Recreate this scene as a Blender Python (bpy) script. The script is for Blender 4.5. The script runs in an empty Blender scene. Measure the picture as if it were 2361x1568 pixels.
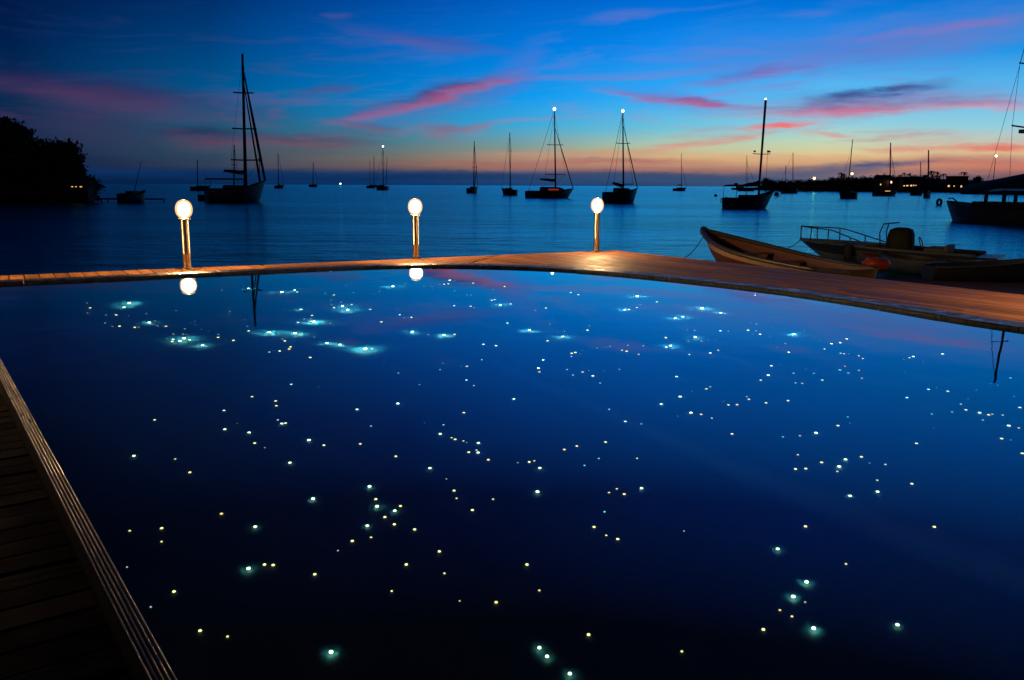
import bpy, bmesh, math, random
from mathutils import Vector, Matrix
random.seed(11)
SC = bpy.context.scene
COL = SC.collection
R = math.radians

# ------------------------------------------------------------------ camera
W, H = 2361.0, 1568.0                    # measuring grid used for directions
FOC = 0.85 * W
CZ = 1.3                                 # eye height above the pool water (z = 0)
PITCH = math.atan((H / 2 - 427.0) / FOC)
ROLL = 0.0046
FWD = Vector((0, math.cos(PITCH), -math.sin(PITCH)))
R0 = Vector((1, 0, 0)); U0 = Vector((0, math.sin(PITCH), math.cos(PITCH)))
RT = math.cos(ROLL) * R0 + math.sin(ROLL) * U0
UP = math.cos(ROLL) * U0 - math.sin(ROLL) * R0
SEA = -1.3
DECK = -0.43


def ray(px, py):
    return FWD + (px - W / 2) / FOC * RT + (H / 2 - py) / FOC * UP


def on(px, py, z):
    """ground point seen in a direction, on the level z"""
    d = ray(px, py); t = (z - CZ) / d.z
    return Vector((d.x * t, d.y * t, z))


def at(px, py, dist):
    """point in a direction at a forward distance"""
    d = ray(px, py); t = dist / d.y
    return Vector((d.x * t, d.y * t, CZ + d.z * t))


cam = bpy.data.cameras.new('camera')
cam.sensor_width = 36; cam.lens = 36 * 0.85
cam.clip_start = 0.05; cam.clip_end = 20000
camo = bpy.data.objects.new('camera', cam); COL.objects.link(camo)
M = Matrix.Identity(4)
for i in range(3):
    M[i][0] = RT[i]; M[i][1] = UP[i]; M[i][2] = -FWD[i]
M[2][3] = CZ
camo.matrix_world = M
SC.camera = camo

SC.view_settings.view_transform = 'Standard'
SC.view_settings.look = 'None'
SC.view_settings.exposure = 0; SC.view_settings.gamma = 1
cy = SC.cycles
cy.use_denoising = True
cy.max_bounces = 7; cy.diffuse_bounces = 3; cy.glossy_bounces = 4; cy.transmission_bounces = 5
cy.volume_bounces = 0; cy.transparent_max_bounces = 8
cy.sample_clamp_indirect = 120.0; cy.light_sampling_threshold = 0.0
cy.blur_glossy = 0.5


def lin(r, g, b):
    f = lambda c: (c / 255 / 12.92) if c / 255 <= 0.04045 else ((c / 255 + 0.055) / 1.055) ** 2.4
    return (f(r), f(g), f(b), 1)


# ------------------------------------------------------------------ node helper
class NT:
    def __init__(s, tree):
        s.t = tree; s.n = tree.nodes; s.l = tree.links

    def put(s, sock, v):
        if isinstance(v, bpy.types.NodeSocket): s.l.new(v, sock)
        elif v is not None: sock.default_value = v

    def node(s, kind, **kw):
        n = s.n.new(kind)
        for k, v in kw.items(): setattr(n, k, v)
        return n

    def math(s, op, a, b=None, c=None, clamp=False):
        n = s.node('ShaderNodeMath', operation=op, use_clamp=clamp)
        s.put(n.inputs[0], a)
        if b is not None: s.put(n.inputs[1], b)
        if c is not None: s.put(n.inputs[2], c)
        return n.outputs[0]

    def mix(s, f, a, b, mode='MIX'):
        n = s.node('ShaderNodeMix', data_type='RGBA', blend_type=mode)
        n.clamp_factor = True
        s.put(n.inputs[0], f); s.put(n.inputs[6], a); s.put(n.inputs[7], b)
        return n.outputs[2]

    def smooth(s, v, a, b, lo=0.0, hi=1.0, kind='SMOOTHSTEP'):
        n = s.node('ShaderNodeMapRange', interpolation_type=kind)
        for i, x in enumerate((v, a, b, lo, hi)): s.put(n.inputs[i], x)
        return n.outputs[0]

    def noise(s, vec, scale, detail=3, rough=0.55, dist=0.0, out=0):
        n = s.node('ShaderNodeTexNoise')
        s.put(n.inputs['Vector'], vec); s.put(n.inputs['Scale'], scale); s.put(n.inputs['Detail'], detail)
        s.put(n.inputs['Roughness'], rough); s.put(n.inputs['Distortion'], dist)
        return n.outputs[out]

    def ramp(s, f, stops, interp='LINEAR'):
        n = s.node('ShaderNodeValToRGB'); cr = n.color_ramp; cr.interpolation = interp
        while len(cr.elements) > 1: cr.elements.remove(cr.elements[-1])
        cr.elements[0].position = stops[0][0]; cr.elements[0].color = stops[0][1]
        for p, c in stops[1:]:
            e = cr.elements.new(p); e.color = c
        s.put(n.inputs[0], f)
        return n.outputs[0]

    def comb(s, x, y, z):
        n = s.node('ShaderNodeCombineXYZ')
        for i, v in enumerate((x, y, z)): s.put(n.inputs[i], v)
        return n.outputs[0]

    def mapping(s, vec, scale=(1, 1, 1), rot=(0, 0, 0), loc=(0, 0, 0)):
        n = s.node('ShaderNodeMapping')
        s.put(n.inputs[0], vec); n.inputs[1].default_value = loc
        n.inputs[2].default_value = rot; n.inputs[3].default_value = scale
        return n.outputs[0]

    def bump(s, h, strength=0.3, dist=0.02):
        n = s.node('ShaderNodeBump'); s.put(n.inputs['Height'], h)
        s.put(n.inputs['Strength'], strength); s.put(n.inputs['Distance'], dist)
        return n.outputs[0]


def ae(px, py):
    d = ray(px, py)
    return math.degrees(math.atan2(d.x, d.y)), math.degrees(math.atan2(d.z, math.hypot(d.x, d.y)))


# ------------------------------------------------------------------ sky (world): afterglow gradient with lit cloud streaks
def build_world():
    w = bpy.data.worlds.new('World'); SC.world = w; w.use_nodes = True
    N = NT(w.node_tree); N.n.clear()
    out = N.node('ShaderNodeOutputWorld'); bg = N.node('ShaderNodeBackground')
    N.l.new(bg.outputs[0], out.inputs[0])
    tc = N.node('ShaderNodeTexCoord'); sp = N.node('ShaderNodeSeparateXYZ')
    N.l.new(tc.outputs['Generated'], sp.inputs[0])
    x, y, z = sp.outputs
    DEG = 180 / math.pi
    az = N.math('MULTIPLY', N.math('ARCTAN2', x, y), DEG)
    el = N.math('MULTIPLY', N.math('ARCSINE', z), DEG)
    wv = N.comb(N.math('MULTIPLY', az, 0.10), N.math('MULTIPLY', el, 0.55), 0.0)
    w1 = N.noise(wv, 1.6, 4, 0.6)
    wv2 = N.comb(N.math('MULTIPLY', az, 0.16), N.math('MULTIPLY', el, 0.6), 7.3)
    w2 = N.noise(wv2, 1.3, 5, 0.62)
    fine = N.noise(N.comb(N.math('MULTIPLY', az, 0.22), N.math('ADD', N.math('MULTIPLY', el, 2.4), N.math('MULTIPLY', w1, 2.0)), 3.1), 1.0, 5, 0.6)
    aW = N.math('ADD', az, N.math('MULTIPLY', N.math('SUBTRACT', w1, 0.5), 5.0))
    eW = N.math('ADD', el, N.math('MULTIPLY', N.math('SUBTRACT', w2, 0.5), 1.1))
    # elevation ramps at seven azimuths: measured sky colours (row, srgb), then what the pool mirrors higher up
    EM = 40.0
    cols = [
        (60, [(425, 4, 24, 60), (408, 6, 28, 66), (385, 18, 36, 72), (360, 16, 38, 74), (300, 14, 42, 76), (200, 6, 42, 82), (100, 0, 32, 78), (0, 0, 24, 68)], [(15, 0, 14, 44), (20, 0, 6, 24), (28, 0, 2, 10)]),
        (500, [(425, 6, 38, 78), (400, 14, 46, 86), (382, 48, 62, 86), (340, 45, 74, 98), (280, 26, 84, 118), (200, 0, 84, 140), (100, 0, 64, 124), (0, 0, 46, 104)], [(15, 0, 32, 82), (20, 0, 12, 44), (28, 0, 2, 12)]),
        (900, [(425, 10, 50, 100), (402, 26, 60, 104), (384, 112, 92, 92), (362, 112, 112, 104), (325, 70, 122, 138), (270, 28, 132, 188), (200, 0, 122, 200), (100, 0, 98, 188), (0, 0, 76, 164)], [(15, 0, 48, 122), (20, 0, 16, 62), (28, 0, 3, 16)]),
        (1200, [(425, 22, 62, 112), (402, 44, 74, 114), (386, 160, 115, 104), (368, 172, 134, 112), (335, 122, 156, 154), (290, 62, 168, 214), (220, 10, 152, 238), (110, 0, 122, 220), (0, 0, 96, 196)], [(15, 0, 70, 160), (20, 0, 24, 80), (28, 0, 4, 20)]),
        (1520, [(425, 40, 70, 112), (408, 70, 84, 112), (390, 170, 118, 108), (366, 214, 166, 124), (340, 186, 200, 160), (300, 112, 196, 216), (230, 50, 176, 248), (110, 0, 138, 240), (0, 0, 110, 214)], [(15, 0, 84, 178), (20, 0, 36, 104), (28, 0, 5, 26)]),
        (1900, [(425, 74, 88, 116), (408, 96, 98, 118), (388, 182, 134, 112), (362, 228, 196, 138), (325, 190, 216, 186), (285, 144, 206, 222), (210, 92, 188, 242), (110, 26, 142, 236), (0, 0, 114, 214)], [(15, 0, 90, 184), (20, 0, 42, 116), (28, 0, 7, 30)]),
        (2310, [(425, 100, 80, 96), (400, 124, 92, 100), (382, 212, 142, 106), (345, 218, 196, 154), (290, 146, 206, 222), (210, 98, 186, 236), (110, 18, 148, 230), (0, 0, 122, 214)], [(15, 0, 88, 178), (20, 0, 44, 112), (28, 0, 9, 34)]),
    ]
    base = None; prev = None
    for px, rows, hi in cols:
        st = [(max(0.0, ae(px, py)[1]) / EM, lin(r, g, b)) for py, r, g, b in rows]
        st += [(e / EM, lin(r, g, b)) for e, r, g, b in hi] + [(1.0, lin(0, 2, 9))]
        st.sort(key=lambda q: q[0])
        eb = N.math('ADD', el, N.math('MULTIPLY', N.math('SUBTRACT', fine, 0.5), 0.35))
        c = N.ramp(N.math('DIVIDE', eb, EM), st)
        a = ae(px, 430)[0]
        base = c if base is None else N.mix(N.smooth(az, prev, a, kind='LINEAR'), base, c)
        prev = a
    # fade to night away from the afterglow
    base = N.mix(N.smooth(az, 38, 110), base, lin(0, 8, 30))
    base = N.mix(N.smooth(az, -32, -100), base, lin(0, 4, 18))
    K = 0.0275
    def cloud(cur, px, py, L, T, slope, top, bot, op, soft=0.15, warp=True):
        a0, e0 = ae(px, py)
        da = N.math('SUBTRACT', aW if warp else az, a0)
        de = N.math('ADD', N.math('SUBTRACT', eW if warp else el, e0), N.math('MULTIPLY', da, slope))
        u = N.math('DIVIDE', da, L * K); v = N.math('DIVIDE', de, T * K)
        q = N.math('SQRT', N.math('ADD', N.math('MULTIPLY', u, u), N.math('MULTIPLY', v, v)))
        d = N.smooth(q, 1.25, soft)
        d = N.math('MULTIPLY', N.math('MULTIPLY', d, op), N.math('MULTIPLY_ADD', fine, 2.3, -0.12), clamp=True)
        c = N.mix(N.smooth(v, -0.5, 0.7), lin(*bot), lin(*top))
        return N.mix(d, cur, c)
    S = [
        (170, 206, 250, 34, .10, (40, 34, 80), (92, 54, 92), .55),
        (210, 275, 160, 70, 0, (44, 48, 86), (66, 50, 88), .42),
        (330, 232, 190, 46, .06, (46, 44, 90), (84, 60, 100), .45),
        (520, 262, 170, 30, .0, (40, 74, 120), (66, 74, 112), .4),
        (110, 380, 240, 26, 0, (20, 36, 72), (28, 34, 72), .5),
        (470, 314, 125, 26, 0, (30, 38, 80), (92, 62, 90), .75),
        (690, 326, 200, 19, .02, (66, 64, 98), (112, 72, 92), .65),
        (640, 350, 260, 16, .02, (78, 82, 100), (84, 76, 92), .35),
        (990, 96, 210, 22, .12, (58, 84, 168), (88, 88, 156), .55),
        (775, 36, 26, 10, 0, (70, 80, 150), (84, 84, 150), .4),
        (1010, 236, 220, 44, -.22, (64, 104, 176), (92, 108, 168), .50),
        (985, 226, 215, 23, -.27, (62, 70, 130), (172, 86, 122), .88),
        (1135, 186, 60, 14, -.18, (140, 82, 136), (176, 86, 128), .65),
        (1200, 160, 80, 48, -.7, (64, 120, 214), (84, 112, 204), .42),
        (745, 203, 80, 17, -.1, (58, 76, 134), (84, 76, 130), .5),
        (850, 292, 100, 13, .14, (96, 84, 120), (134, 86, 110), .55),
        (810, 310, 110, 22, 0, (80, 92, 122), (92, 90, 112), .4),
        (1010, 306, 62, 24, .1, (126, 98, 128), (150, 98, 116), .55),
        (1095, 296, 80, 9, -.22, (126, 106, 138), (150, 108, 130), .5),
        (1440, 37, 110, 15, -.10, (70, 112, 206), (96, 116, 200), .55),
        (1860, 30, 70, 10, 0, (80, 120, 205), (100, 120, 200), .35),
        (2110, 84, 380, 56, -.10, (70, 126, 214), (100, 126, 202), .75),
        (2190, 62, 190, 14, -.06, (120, 120, 194), (140, 118, 186), .55),
        (1720, 112, 300, 66, -.05, (50, 138, 230), (72, 136, 222), .5),
        (1740, 172, 190, 15, -.13, (92, 114, 198), (136, 102, 176), .75),
        (1520, 226, 160, 26, .16, (84, 134, 222), (110, 134, 210), .45),
        (1560, 232, 185, 13, .12, (120, 108, 176), (168, 100, 152), .7),
        (1620, 238, 80, 10, .08, (120, 90, 148), (178, 90, 134), .8),
        (2000, 236, 300, 36, -.03, (84, 130, 196), (170, 140, 182), .60),
        (2030, 214, 160, 17, -.14, (44, 88, 148), (78, 90, 152), .85),
        (2000, 250, 340, 19, -.02, (116, 104, 156), (200, 124, 156), .82),
        (2280, 246, 120, 12, .05, (140, 130, 180), (222, 138, 160), .7),
        (1785, 289, 110, 10, -.04, (214, 122, 138), (240, 122, 120), .92),
        (1915, 307, 90, 7, .09, (205, 150, 158), (226, 150, 146), .6),
        (1620, 327, 170, 11, -.13, (196, 158, 152), (222, 146, 132), .80),
        (2060, 318, 150, 6, -.03, (170, 150, 160), (210, 160, 150), .55),
        (2130, 345, 140, 7, .02, (210, 140, 130), (226, 136, 118), .65),
        (2295, 338, 110, 9, .0, (216, 124, 112), (232, 120, 104), .85),
        (1340, 352, 280, 12, -.01, (196, 150, 122), (216, 144, 108), .45),
        (1400, 374, 280, 10, .0, (164, 110, 112), (176, 110, 104), .60),
        (1080, 377, 220, 8, .0, (150, 100, 98), (172, 104, 92), .5),
        (1850, 364, 190, 9, .0, (206, 158, 128), (216, 156, 120), .45),
        (2230, 378, 260, 22, .02, (176, 108, 112), (196, 112, 100), .65),
        (2080, 402, 260, 8, .0, (160, 120, 120), (190, 130, 120), .4),
        (650, 404, 1100, 13, .0, (14, 50, 96), (10, 44, 92), .80),
        (1500, 412, 420, 16, .0, (58, 76, 112), (46, 76, 118), .75),
        (1960, 384, 190, 13, -.04, (62, 84, 122), (84, 92, 122), .92),
        (1850, 400, 160, 12, -.02, (66, 84, 118), (92, 96, 122), .7),
    ]
    cur = base
    for s in S: cur = cloud(cur, *s)
    # thin wisps drawn out along the same slant as the long streaks
    for sc, off, a, b, op, c1, c2 in ((1.0, 2.2, .50, .72, .50, (112, 130, 206), (200, 128, 150)), (2.1, 9.4, .52, .75, .38, (96, 116, 190), (206, 128, 136))):
        wz = N.comb(N.math('MULTIPLY', az, 0.085 * sc), N.math('MULTIPLY', N.math('SUBTRACT', el, N.math('MULTIPLY', az, 0.05)), 0.62 * sc), off)
        wn = N.noise(wz, 1.0, 6, 0.62, 0.8)
        d = N.math('MULTIPLY', N.smooth(wn, a, b), N.math('MULTIPLY', N.smooth(el, 1.5, 3.4), N.smooth(el, 13, 6)))
        d = N.math('MULTIPLY', d, op)
        cc = N.mix(N.smooth(el, 7.5, 2.0), lin(*c1), lin(*c2))
        bri = N.smooth(az, -28, 12, 0.16, 1.0)
        cc = N.mix(1.0, cc, N.comb(bri, bri, N.smooth(az, -28, 12, 0.28, 1.0)), 'MULTIPLY')
        cur = N.mix(d, cur, cc)
    cur = N.mix(N.smooth(el, -0.05, -0.6), cur, lin(4, 20, 48))
    N.l.new(cur, bg.inputs[0]); bg.inputs[1].default_value = 1.0
    w.cycles.sampling_method = 'MANUAL'; w.cycles.sample_map_resolution = 1024

build_world()


# ------------------------------------------------------------------ materials
MATS = {}
def mat(name, col, rough=0.6, metal=0.0, spec=0.5, var=0.15, scale=8.0, bump=0.0, stretch=(1, 1, 1), coat=0.0, emit=None, est=0.0):
    if name in MATS: return MATS[name]
    m = bpy.data.materials.new(name); m.use_nodes = True; MATS[name] = m
    N = NT(m.node_tree); b = N.n['Principled BSDF']
    tc = N.node('ShaderNodeTexCoord')
    v = N.mapping(tc.outputs['Object'], stretch)
    n = N.noise(v, scale, 4, 0.6)
    k = N.smooth(n, 0.25, 0.75, 1 - var, 1 + var, 'LINEAR')
    c = N.mix(1.0, col if len(col) == 4 else (*col, 1), N.comb(k, k, k), 'MULTIPLY')
    N.l.new(c, b.inputs['Base Color'])
    b.inputs['Roughness'].default_value = rough; b.inputs['Metallic'].default_value = metal
    b.inputs['Specular IOR Level'].default_value = spec
    b.inputs['Coat Weight'].default_value = coat
    if bump: N.l.new(N.bump(n, 0.5, bump), b.inputs['Normal'])
    if emit:
        b.inputs['Emission Color'].default_value = (*emit, 1); b.inputs['Emission Strength'].default_value = est
    return m


def lamp_mat(name, col, st):
    if name in MATS: return MATS[name]
    m = bpy.data.materials.new(name); m.use_nodes = True; MATS[name] = m
    N = NT(m.node_tree); N.n.clear()
    o = N.node('ShaderNodeOutputMaterial'); e = N.node('ShaderNodeEmission')
    e.inputs[0].default_value = (*col, 1); e.inputs[1].default_value = st
    N.l.new(e.outputs[0], o.inputs[0])
    return m


def wood(name, col, rough=0.38, along=(0.45, -0.89), dark=0.35, coat=0.0, spec=0.5):
    m = bpy.data.materials.new(name); m.use_nodes = True
    N = NT(m.node_tree); b = N.n['Principled BSDF']
    g = N.node('ShaderNodeNewGeometry'); tc = N.node('ShaderNodeTexCoord')
    ang = math.atan2(along[1], along[0])
    v = N.mapping(tc.outputs['Object'], (1, 1, 1), (0, 0, -ang))
    rnd = g.outputs['Random Per Island']
    off = N.comb(N.math('MULTIPLY', rnd, 37.0), N.math('MULTIPLY', rnd, 11.0), 0.0)
    va = N.node('ShaderNodeVectorMath', operation='ADD'); N.l.new(v, va.inputs[0]); N.l.new(off, va.inputs[1])
    gr = N.noise(N.mapping(va.outputs[0], (0.7, 26, 26)), 1.0, 5, 0.65, 0.6)
    bl = N.noise(va.outputs[0], 1.7, 3, 0.6)
    k = N.math('MULTIPLY', N.smooth(gr, 0.28, 0.75, 1 - dark, 1.15), N.smooth(bl, 0.3, 0.75, 0.75, 1.15))
    k = N.math('MULTIPLY', k, N.smooth(rnd, 0, 1, 0.55, 1.3, 'LINEAR'))
    c = N.mix(1.0, (*col, 1), N.comb(k, k, k), 'MULTIPLY')
    N.l.new(c, b.inputs['Base Color'])
    N.l.new(N.smooth(bl, 0.3, 0.7, rough - 0.1, rough + 0.14), b.inputs['Roughness'])
    b.inputs['Coat Weight'].default_value = coat; b.inputs['Coat Roughness'].default_value = 0.15
    b.inputs['Specular IOR Level'].default_value = spec
    N.l.new(N.bump(gr, 0.5, 0.003), b.inputs['Normal'])
    MATS[name] = m
    return m


def sea_mat():
    m = bpy.data.materials.new('sea_water'); m.use_nodes = True
    N = NT(m.node_tree); N.n.clear()
    tc = N.node('ShaderNodeTexCoord'); o = tc.outputs['Object']
    n1 = N.noise(N.mapping(o, (0.45, 1.0, 1), (0, 0, R(14))), 0.60, 4, 0.62)
    n2 = N.noise(N.mapping(o, (0.6, 1.6, 1), (0, 0, R(-10))), 1.9, 4, 0.65)
    n3 = N.noise(N.mapping(o, (0.3, 1.0, 1), (0, 0, R(6))), 0.06, 4, 0.6)
    h = N.math('ADD', N.math('MULTIPLY', n1, 1.15), N.math('MULTIPLY', n2, 0.24))
    h = N.math('MULTIPLY', h, N.smooth(n3, 0.3, 0.7, 0.55, 1.35))
    b = N.bump(h, 1.0, 0.42)
    gl = N.node('ShaderNodeBsdfGlossy'); gl.inputs['Color'].default_value = (0.12, 0.87, 1.0, 1); gl.inputs['Roughness'].default_value = 0.16
    df = N.node('ShaderNodeBsdfDiffuse'); df.inputs['Color'].default_value = (0.0, 0.34, 0.9, 1)
    fr = N.node('ShaderNodeFresnel'); fr.inputs['IOR'].default_value = 1.75
    for q in (gl, df, fr): N.l.new(b, q.inputs['Normal'])
    mx = N.node('ShaderNodeMixShader'); out = N.node('ShaderNodeOutputMaterial')
    N.l.new(N.smooth(fr.outputs[0], 0.0, 1.0, 0.92, 1.0, 'LINEAR'), mx.inputs[0]); N.l.new(df.outputs[0], mx.inputs[1]); N.l.new(gl.outputs[0], mx.inputs[2])
    N.l.new(mx.outputs[0], out.inputs[0])
    return m


def pool_mat():
    m = bpy.data.materials.new('pool_water'); m.use_nodes = True
    N = NT(m.node_tree); N.n.clear()
    o = N.node('ShaderNodeOutputMaterial'); g = N.node('ShaderNodeBsdfGlass')
    g.inputs['Roughness'].default_value = 0.0; g.inputs['IOR'].default_value = 1.333
    g.inputs['Color'].default_value = (0.92, 0.99, 1.0, 1)
    tc = N.node('ShaderNodeTexCoord')
    n = N.noise(tc.outputs['Object'], 1.1, 2, 0.5)
    bn = N.bump(n, 0.12, 0.012)
    gl = N.node('ShaderNodeBsdfGlossy'); gl.inputs['Roughness'].default_value = 0.0; gl.inputs['Color'].default_value = (0.55, 0.95, 1.0, 1)
    mx = N.node('ShaderNodeMixShader'); mx.inputs[0].default_value = 0.24
    for q in (g, gl): N.l.new(bn, q.inputs['Normal'])
    N.l.new(g.outputs[0], mx.inputs[1]); N.l.new(gl.outputs[0], mx.inputs[2]); N.l.new(mx.outputs[0], o.inputs[0])
    return m


# ------------------------------------------------------------------ mesh helper
class MB:
    def __init__(s): s.v = []; s.f = []; s.sm = []

    def add(s, vs, fs, smooth=False):
        k = len(s.v); s.v += [tuple(v) for v in vs]
        for f in fs: s.f.append([i + k for i in f]); s.sm.append(smooth)

    def box(s, c, size, ax=None):
        c = Vector(c); hx, hy, hz = (q / 2 for q in size)
        X, Y, Z = ax if ax else (Vector((1, 0, 0)), Vector((0, 1, 0)), Vector((0, 0, 1)))
        vs = [c + X * (i * hx) + Y * (j * hy) + Z * (k * hz) for k in (-1, 1) for i, j in ((-1, -1), (1, -1), (1, 1), (-1, 1))]
        s.add(vs, [(3, 2, 1, 0), (4, 5, 6, 7), (0, 1, 5, 4), (1, 2, 6, 5), (2, 3, 7, 6), (3, 0, 4, 7)])

    def tube(s, a, b, r0, r1=None, n=8, cap=True):
        s.path([a, b], [r0, r0 if r1 is None else r1], n, cap)

    def path(s, pts, rs, n=8, cap=True):
        pts = [Vector(p) for p in pts]; k = len(s.v)
        if not isinstance(rs, (list, tuple)): rs = [rs] * len(pts)
        up = None
        for i, p in enumerate(pts):
            t = (pts[min(i + 1, len(pts) - 1)] - pts[max(i - 1, 0)]).normalized()
            ref = Vector((0, 0, 1)) if abs(t.z) < 0.9 else Vector((1, 0, 0))
            if up is None: up = ref
            x = t.cross(up)
            if x.length < 1e-4: x = t.cross(ref)
            x.normalize(); y2 = x.cross(t).normalized(); up = y2
            for j in range(n):
                a = 2 * math.pi * j / n
                s.v.append(tuple(p + x * (math.cos(a) * rs[i]) + y2 * (math.sin(a) * rs[i])))
        for i in range(len(pts) - 1):
            for j in range(n):
                s.f.append([k + i * n + j, k + i * n + (j + 1) % n, k + (i + 1) * n + (j + 1) % n, k + (i + 1) * n + j]); s.sm.append(True)
        if cap:
            s.f.append([k + j for j in range(n)][::-1]); s.sm.append(False)
            e = k + (len(pts) - 1) * n
            s.f.append([e + j for j in range(n)]); s.sm.append(False)

    def lathe(s, prof, n=20, c=(0, 0, 0), smooth=True):
        k = len(s.v)
        for r, z in prof:
            for j in range(n):
                a = 2 * math.pi * j / n
                s.v.append((c[0] + r * math.cos(a), c[1] + r * math.sin(a), c[2] + z))
        for i in range(len(prof) - 1):
            for j in range(n):
                s.f.append([k + i * n + j, k + i * n + (j + 1) % n, k + (i + 1) * n + (j + 1) % n, k + (i + 1) * n + j]); s.sm.append(smooth)

    def loft(s, rings, close=False, smooth=True, cap=False):
        k = len(s.v); m = len(rings[0])
        for r in rings: s.v += [tuple(p) for p in r]
        for i in range(len(rings) - 1):
            for j in range(m if close else m - 1):
                s.f.append([k + i * m + j, k + i * m + (j + 1) % m, k + (i + 1) * m + (j + 1) % m, k + (i + 1) * m + j]); s.sm.append(smooth)
        if cap:
            s.f.append([k + j for j in range(m)][::-1]); s.f.append([k + (len(rings) - 1) * m + j for j in range(m)]); s.sm += [False, False]

    def build(s, name, m, parent=None, bevel=0):
        me = bpy.data.meshes.new(name); me.from_pydata(s.v, [], s.f); me.validate()
        if len(me.polygons) == len(s.sm): me.polygons.foreach_set('use_smooth', s.sm)
        me.materials.append(m)
        o = bpy.data.objects.new(name, me); COL.objects.link(o)
        if parent: o.parent = parent
        if bevel:
            b = o.modifiers.new('bevel', 'BEVEL'); b.width = bevel; b.segments = 2; b.limit_method = 'ANGLE'
        return o


def fixn(o):
    bm = bmesh.new(); bm.from_mesh(o.data); bmesh.ops.recalc_face_normals(bm, faces=bm.faces); bm.to_mesh(o.data); bm.free()
    return o


def tag(o, label=None, cat=None, group=None, kind=None):
    if label: o['label'] = label
    if cat: o['category'] = cat
    if group: o['group'] = group
    if kind: o['kind'] = kind
    return o


def empty(name, loc, rz=0.0):
    o = bpy.data.objects.new(name, None); COL.objects.link(o); o.location = loc; o.rotation_euler = (0, 0, rz)
    o.empty_display_size = 0.3
    return o


def copy_tree(o, parent=None):
    c = o.copy(); COL.objects.link(c)
    if parent: c.parent = parent
    for ch in o.children: copy_tree(ch, c)
    return c


def ngon(name, pts, m, up=True, z=None):
    bm = bmesh.new(); vs = [bm.verts.new((p[0], p[1], p[2] if z is None else z)) for p in pts]
    f = bm.faces.new(vs); bm.normal_update()
    if (f.normal.z < 0) == up: f.normal_flip()
    bmesh.ops.triangulate(bm, faces=bm.faces)
    me = bpy.data.meshes.new(name); bm.to_mesh(me); bm.free(); me.materials.append(m)
    o = bpy.data.objects.new(name, me); COL.objects.link(o)
    return o


def inside(p, poly):
    x, y = p[0], p[1]; c = False; n = len(poly)
    for i in range(n):
        x1, y1 = poly[i][0], poly[i][1]; x2, y2 = poly[(i + 1) % n][0], poly[(i + 1) % n][1]
        if (y1 > y) != (y2 > y) and x < (x2 - x1) * (y - y1) / (y2 - y1) + x1: c = not c
    return c


def resample(pts, step):
    pts = [Vector((p[0], p[1], 0)) for p in pts]; out = [pts[0]]
    # Catmull-Rom then even steps
    dense = []
    for i in range(len(pts) - 1):
        p0 = pts[max(i - 1, 0)]; p1 = pts[i]; p2 = pts[i + 1]; p3 = pts[min(i + 2, len(pts) - 1)]
        for k in range(24):
            t = k / 24
            dense.append(0.5 * ((2 * p1) + (p2 - p0) * t + (2 * p0 - 5 * p1 + 4 * p2 - p3) * t * t + (3 * p1 - p0 - 3 * p2 + p3) * t ** 3))
    dense.append(pts[-1])
    acc = 0
    for a, b in zip(dense, dense[1:]):
        acc += (b - a).length
        if acc >= step: out.append(b); acc = 0
    out.append(pts[-1])
    return out


# ------------------------------------------------------------------ pool
FAR = [(-10.6, 8.3), (-9.0, 9.6), (-7.7, 10.5), (-6.62, 11.2), (-5.74, 11.7), (-4.65, 12.38), (-3.75, 12.92), (-2.58, 13.59), (-1.56, 13.93), (-0.56, 13.91),
       (0.47, 13.59), (1.42, 12.96), (2.48, 11.83), (3.32, 10.7), (3.93, 9.55), (4.37, 8.5), (4.7, 7.89), (5.5, 6.3), (6.8, 4.7), (8.6, 3.3), (10.5, 2.2), (11.0, 0.6)]
STRIP = [(-0.497, 1.55), (-0.89, 2.12), (-2.385, 4.29), (-3.88, 6.46), (-4.4, 7.2), (-5.0, 7.75), (-6.2, 8.0), (-7.6, 8.0), (-9.4, 7.8)]
far = resample(FAR, 0.25)
strip = resample(STRIP, 0.12)
POOL = far + [Vector((10.8, 0.25, 0)), Vector((3.0, 0.2, 0)), Vector((0.4, 0.7, 0))] + strip
DEPTH = -1.0

tag(ngon('pool_water', POOL, pool_mat(), z=0.0), kind='structure')


def tile_mat():
    m = bpy.data.materials.new('pool_tile'); m.use_nodes = True
    N = NT(m.node_tree); b = N.n['Principled BSDF']
    tc = N.node('ShaderNodeTexCoord'); o = tc.outputs['Object']
    br = N.node('ShaderNodeTexBrick'); br.offset = 0.0
    N.l.new(N.mapping(o, (1, 1, 1), (0, 0, R(31))), br.inputs['Vector'])
    br.inputs['Color1'].default_value = (0.004, 0.022, 0.036, 1); br.inputs['Color2'].default_value = (0.005, 0.027, 0.045, 1)
    br.inputs['Mortar'].default_value = (0.006, 0.028, 0.036, 1)
    br.inputs['Scale'].default_value = 1.0; br.inputs['Mortar Size'].default_value = 0.004
    br.inputs['Brick Width'].default_value = 0.05; br.inputs['Row Height'].default_value = 0.05
    N.l.new(br.outputs['Color'], b.inputs['Base Color'])
    b.inputs['Roughness'].default_value = 0.6
    return m


TILE = tile_mat()
mb = MB(); n = len(POOL)
mb.add([(p.x, p.y, -0.001) for p in POOL] + [(p.x, p.y, DEPTH) for p in POOL], [(i, n + i, n + (i + 1) % n, (i + 1) % n) for i in range(n)])
tag(mb.build('pool_wall', TILE), kind='structure')
tag(ngon('pool_floor', POOL, TILE, z=DEPTH), kind='structure')
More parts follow.
